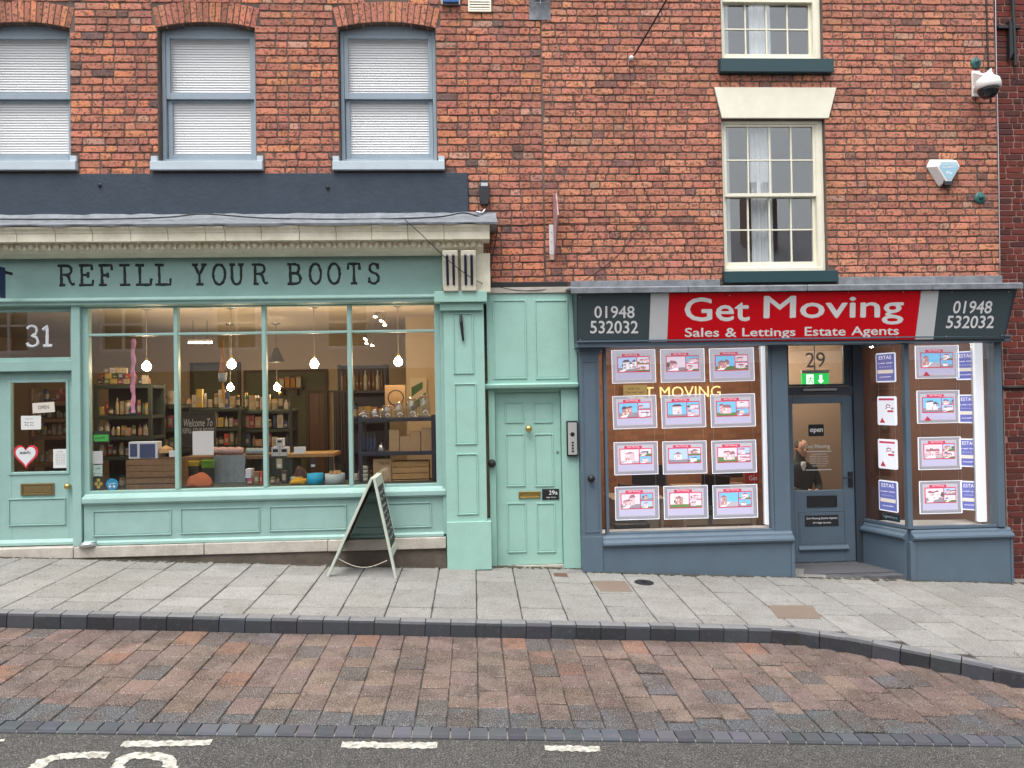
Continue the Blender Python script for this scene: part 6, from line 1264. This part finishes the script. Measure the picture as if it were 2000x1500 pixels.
# tie plates
for i, (x, y, r) in enumerate(((1905,123,.065),(1913,387,.07))): MB().lathe([(r,.004),(r,.012),(r*.75,.024),(r*.4,.03),(r*.36,.05),(r*.2,.055),(r*.18,.075),(.001,.078)], W(x,y,-.01), 'Y', 20).build('tie_plate', M_tealp, None, 0); tag(COL.objects[-1], ('upper','lower')[i]+' round green iron tie plate near the house corner', 'tie plate')
# vents and boxes at the top
a, b, c, d = rc(914,-30,959,24,-.01); t = thing('air_vent', 'cream louvred air vent at the top of the wall', 'vent', ((a+b)/2,0,c)); MB().frame(a,b,c,d,-.03,-.007,.02).build('frame', M_cream, t); 
for k in range(9): zz_ = c+.03+k*(d-c-.05)/9; MB().prof([(-.026,zz_),(-.022,zz_-.002),(-.008,zz_+.026),(-.012,zz_+.028)], a+.021, b-.021).build('louvre', M_cream, t)
a, b, c, d = rc(864,-40,896,9,-.02); t = thing('wall_box', 'blue box with grey rim at the top edge of the wall', 'box', ((a+b)/2,0,c)); B('rim', M_steel, t, a-.01, b+.01, -.05, -.007, c-.01, d); B('face', flat('royal_blue', (.02,.1,.3)), t, a, b, -.08, -.051, c, d, bevel=.004)
a, b, c, d = rc(1033,-40,1075,38,-.02); t = thing('flue_guard', 'grey wire flue guard at the top of the wall', 'flue guard', ((a+b)/2,0,c)); B('plate', M_lead, t, a, b, -.014, -.007, c, d); MB().lathe([(.07,0),(.07,.07),(.05,.075),(.001,.06)], ((a+b)/2,-.014,c+.3), 'Y', 18).build('flue', M_black, t)
for k in range(7): zz_ = c+.16+k*.045; MB().tube([(a,-.01,zz_),((a*3+b)/4,-.1,zz_),((a+3*b)/4,-.1,zz_),(b,-.01,zz_)], .004, 5).build('guard_wire', M_steel, t)
MB().tube([((a+b)/2,-.1,c+.14),((a+b)/2,-.105,c+.46)], .004, 5).build('guard_wire', M_steel, t)
# projecting sign seen edge on
t = thing('projecting_sign', 'weathered pinkish sign seen edge on, on a white wall batten', 'sign', W(1078,500,0)); x0 = W(1079,470,0).x; z0, z1 = W(1078,508,0).z, W(1078,440,0).z; B('batten', M_offw, t, x0-.04, x0+.012, -.03, -.008, z0+.06, z1, bevel=.003); B('batten_foot', flat('raw_wood', (.5,.36,.28)), t, x0-.035, x0+.012, -.03, -.008, z0, z0+.059)
zt = W(1081,366,-.35).z; MB().add([(x0+.014,-.012,z0),(x0+.03,-.012,z0),(x0+.03,-.45,z0+.42),(x0+.014,-.45,z0+.42),(x0+.014,-.012,zt),(x0+.03,-.012,zt),(x0+.03,-.3,zt-.05),(x0+.014,-.3,zt-.05)], [(0,1,2,3),(7,6,5,4),(0,4,5,1),(1,5,6,2),(2,6,7,3),(3,7,4,0)]).build('board', mat('faded_pink', (.5,.33,.33), .7, noise=.8, scale=14, dark=(.3,.1,.1)), t, .003)
for k in range(3): MB().lathe([(.008,0),(.006,.004)], (x0-.014,-.03,z0+.1+k*.11), 'Y', 8).build('screw', M_steel, t)
# cable terminal
t = thing('cable_terminal', 'black cable terminal box with grey tail above the cornice end', 'cable box', W(946,405,0)); a, b, c, d = rc(936,355,956,403,-.0); MB().slab([(a+.02,c),(b-.02,c),(b,c+.06),(b,d-.06),(b-.03,d),(a+.03,d),(a,d-.06),(a,c+.06)], -.09, -.007).build('case', M_bplast, t, .008); B('label', M_steel, t, a+.02, b-.02, -.093, -.0895, d-.075, d-.035); p = Vector(((a+b)/2,-.05,c)); MB().tube([p, p+Vector((.0,-.01,-.05)), p+Vector((-.03,-.04,-.1)), p+Vector((-.1,-.06,-.09))], .012, 7).build('cable_tail', M_steel, t, 0, True)
# cables
def cable(pts, r, label, Y=-.012, m=None):
    P3 = [W(*p[:2], p[2] if len(p) > 2 else Y) for p in pts]; q = []
    for i in range(len(P3)-1):
        p0, p1, p2, p3 = P3[max(i-1,0)], P3[i], P3[i+1], P3[min(i+2,len(P3)-1)]
        for s in range(6):
            u = s/6; q.append(.5*((2*p1)+(p2-p0)*u+(2*p0-5*p1+4*p2-p3)*u*u+(3*p1-p0-3*p2+p3)*u**3))
    q.append(P3[-1]); o = MB().tube(q, r, 6).build('cable', m or M_black, None, 0, True); return tag(o, label, 'cable')
cable([(1306,-8,-.5),(1270,55,-.25),(1240,105,-.05),(1232,116,-.02)], .011, 'thick black cable slanting up from the white insulator')
MB().lathe([(.025,0),(.03,.02),(.02,.035),(.026,.05),(.01,.06)], W(1232,116,-.005), 'Y', 12).build('insulator', M_offw, None, 0, True); tag(COL.objects[-1], 'small white insulator holding the slanting cable', 'insulator')
cable([(1229,120),(1233,200),(1240,290),(1252,350),(1268,390),(1268,415),(1245,450),(1205,500),(1160,535),(1118,560)], .0032, 'thin brown cable wandering down the brick wall', m=flat('brown_cable', (.06,.035,.03)))
cable([(1404,200),(1404,300),(1404,430),(1390,434),(1250,434),(1100,436),(975,441)], .0028, 'thin wire beside the cream window turning along a brick course', m=MATS['brown_cable'])
cable([(0,428,-.3),(200,428,-.32),(330,424,-.3),(400,418,-.25),(520,426,-.3),(700,428,-.3),(850,424,-.3),(905,416,-.2),(940,425,-.15)], .008, 'black cable lying along the lead above the cornice')
cable([(790,428,-.54),(820,455,-.55),(880,512,-.46),(930,548,-.32),(960,557,-.12),(1010,567,-.1),(1060,566,-.1),(1110,556,-.06)], .0045, 'thin black cable crossing the console down to the overdoor')
cable([(1926,-10),(1928,60),(1930,120),(1935,200)], .012, 'black cable down the house corner above the CCTV camera')
cable([(1944,-10,-.02),(1946,120,-.02),(1950,300,-.02),(1953,540,-.02)], .006, 'thin grey conduit down the house corner', m=M_steel)
cable([(972,440,-.3),(968,470,-.1),(960,510,-.02),(955,548,-.02)], .006, 'rusty brown cable beside the cornice end', m=MATS['brown_cable'])
cable([(1957,753,0),(1965,757,0),(2030,756,0)], .016, 'black cable bundle across the dark brick house')
# bracket at the top right corner
t = thing('iron_bracket', 'black iron bracket and pipe on the dark brick house', 'bracket', W(1975,128,0)); p0, p1 = W(1974,-20,-.03), W(1983,128,-.03); MB().cyl(p1, (p1.x-.01,p0.y,p0.z), .02, 10).build('pipe', M_black, t); q = W(1967,52,-.02); B('arm', M_black, t, W(1946,52,0).x, W(1990,52,0).x, -.04, .01, q.z-.025, q.z+.01)
MB().slab([(W(1966,44,0).x,W(1966,44,0).z),(W(1971,44,0).x,W(1971,44,0).z),(W(1974,105,0).x,W(1974,105,0).z),(W(1967,120,0).x,W(1967,120,0).z)], -.05, .01).build('strap', M_black, t); MB().tube([p1, p1+Vector((.01,0,-.15)), p1+Vector((-.03,.01,-.24))], .005, 6).build('loose_wire', M_black, t)
# navy sign at the left edge
t = thing('projecting_sign', 'navy projecting sign cut by the left edge of the view', 'sign', W(3,560,-.3)); xa = W(9,577,-.32).x; za, zb = W(5,580,-.4).z, W(3,520,-.4).z; B('board', flat('navy_sign', (.012,.02,.09), .4), t, xa-.03, xa, -.62, -.3, za, zb, bevel=.003); B('bracket', M_black, t, xa-.02, xa-.005, -.3, -.16, zb-.06, zb-.03)
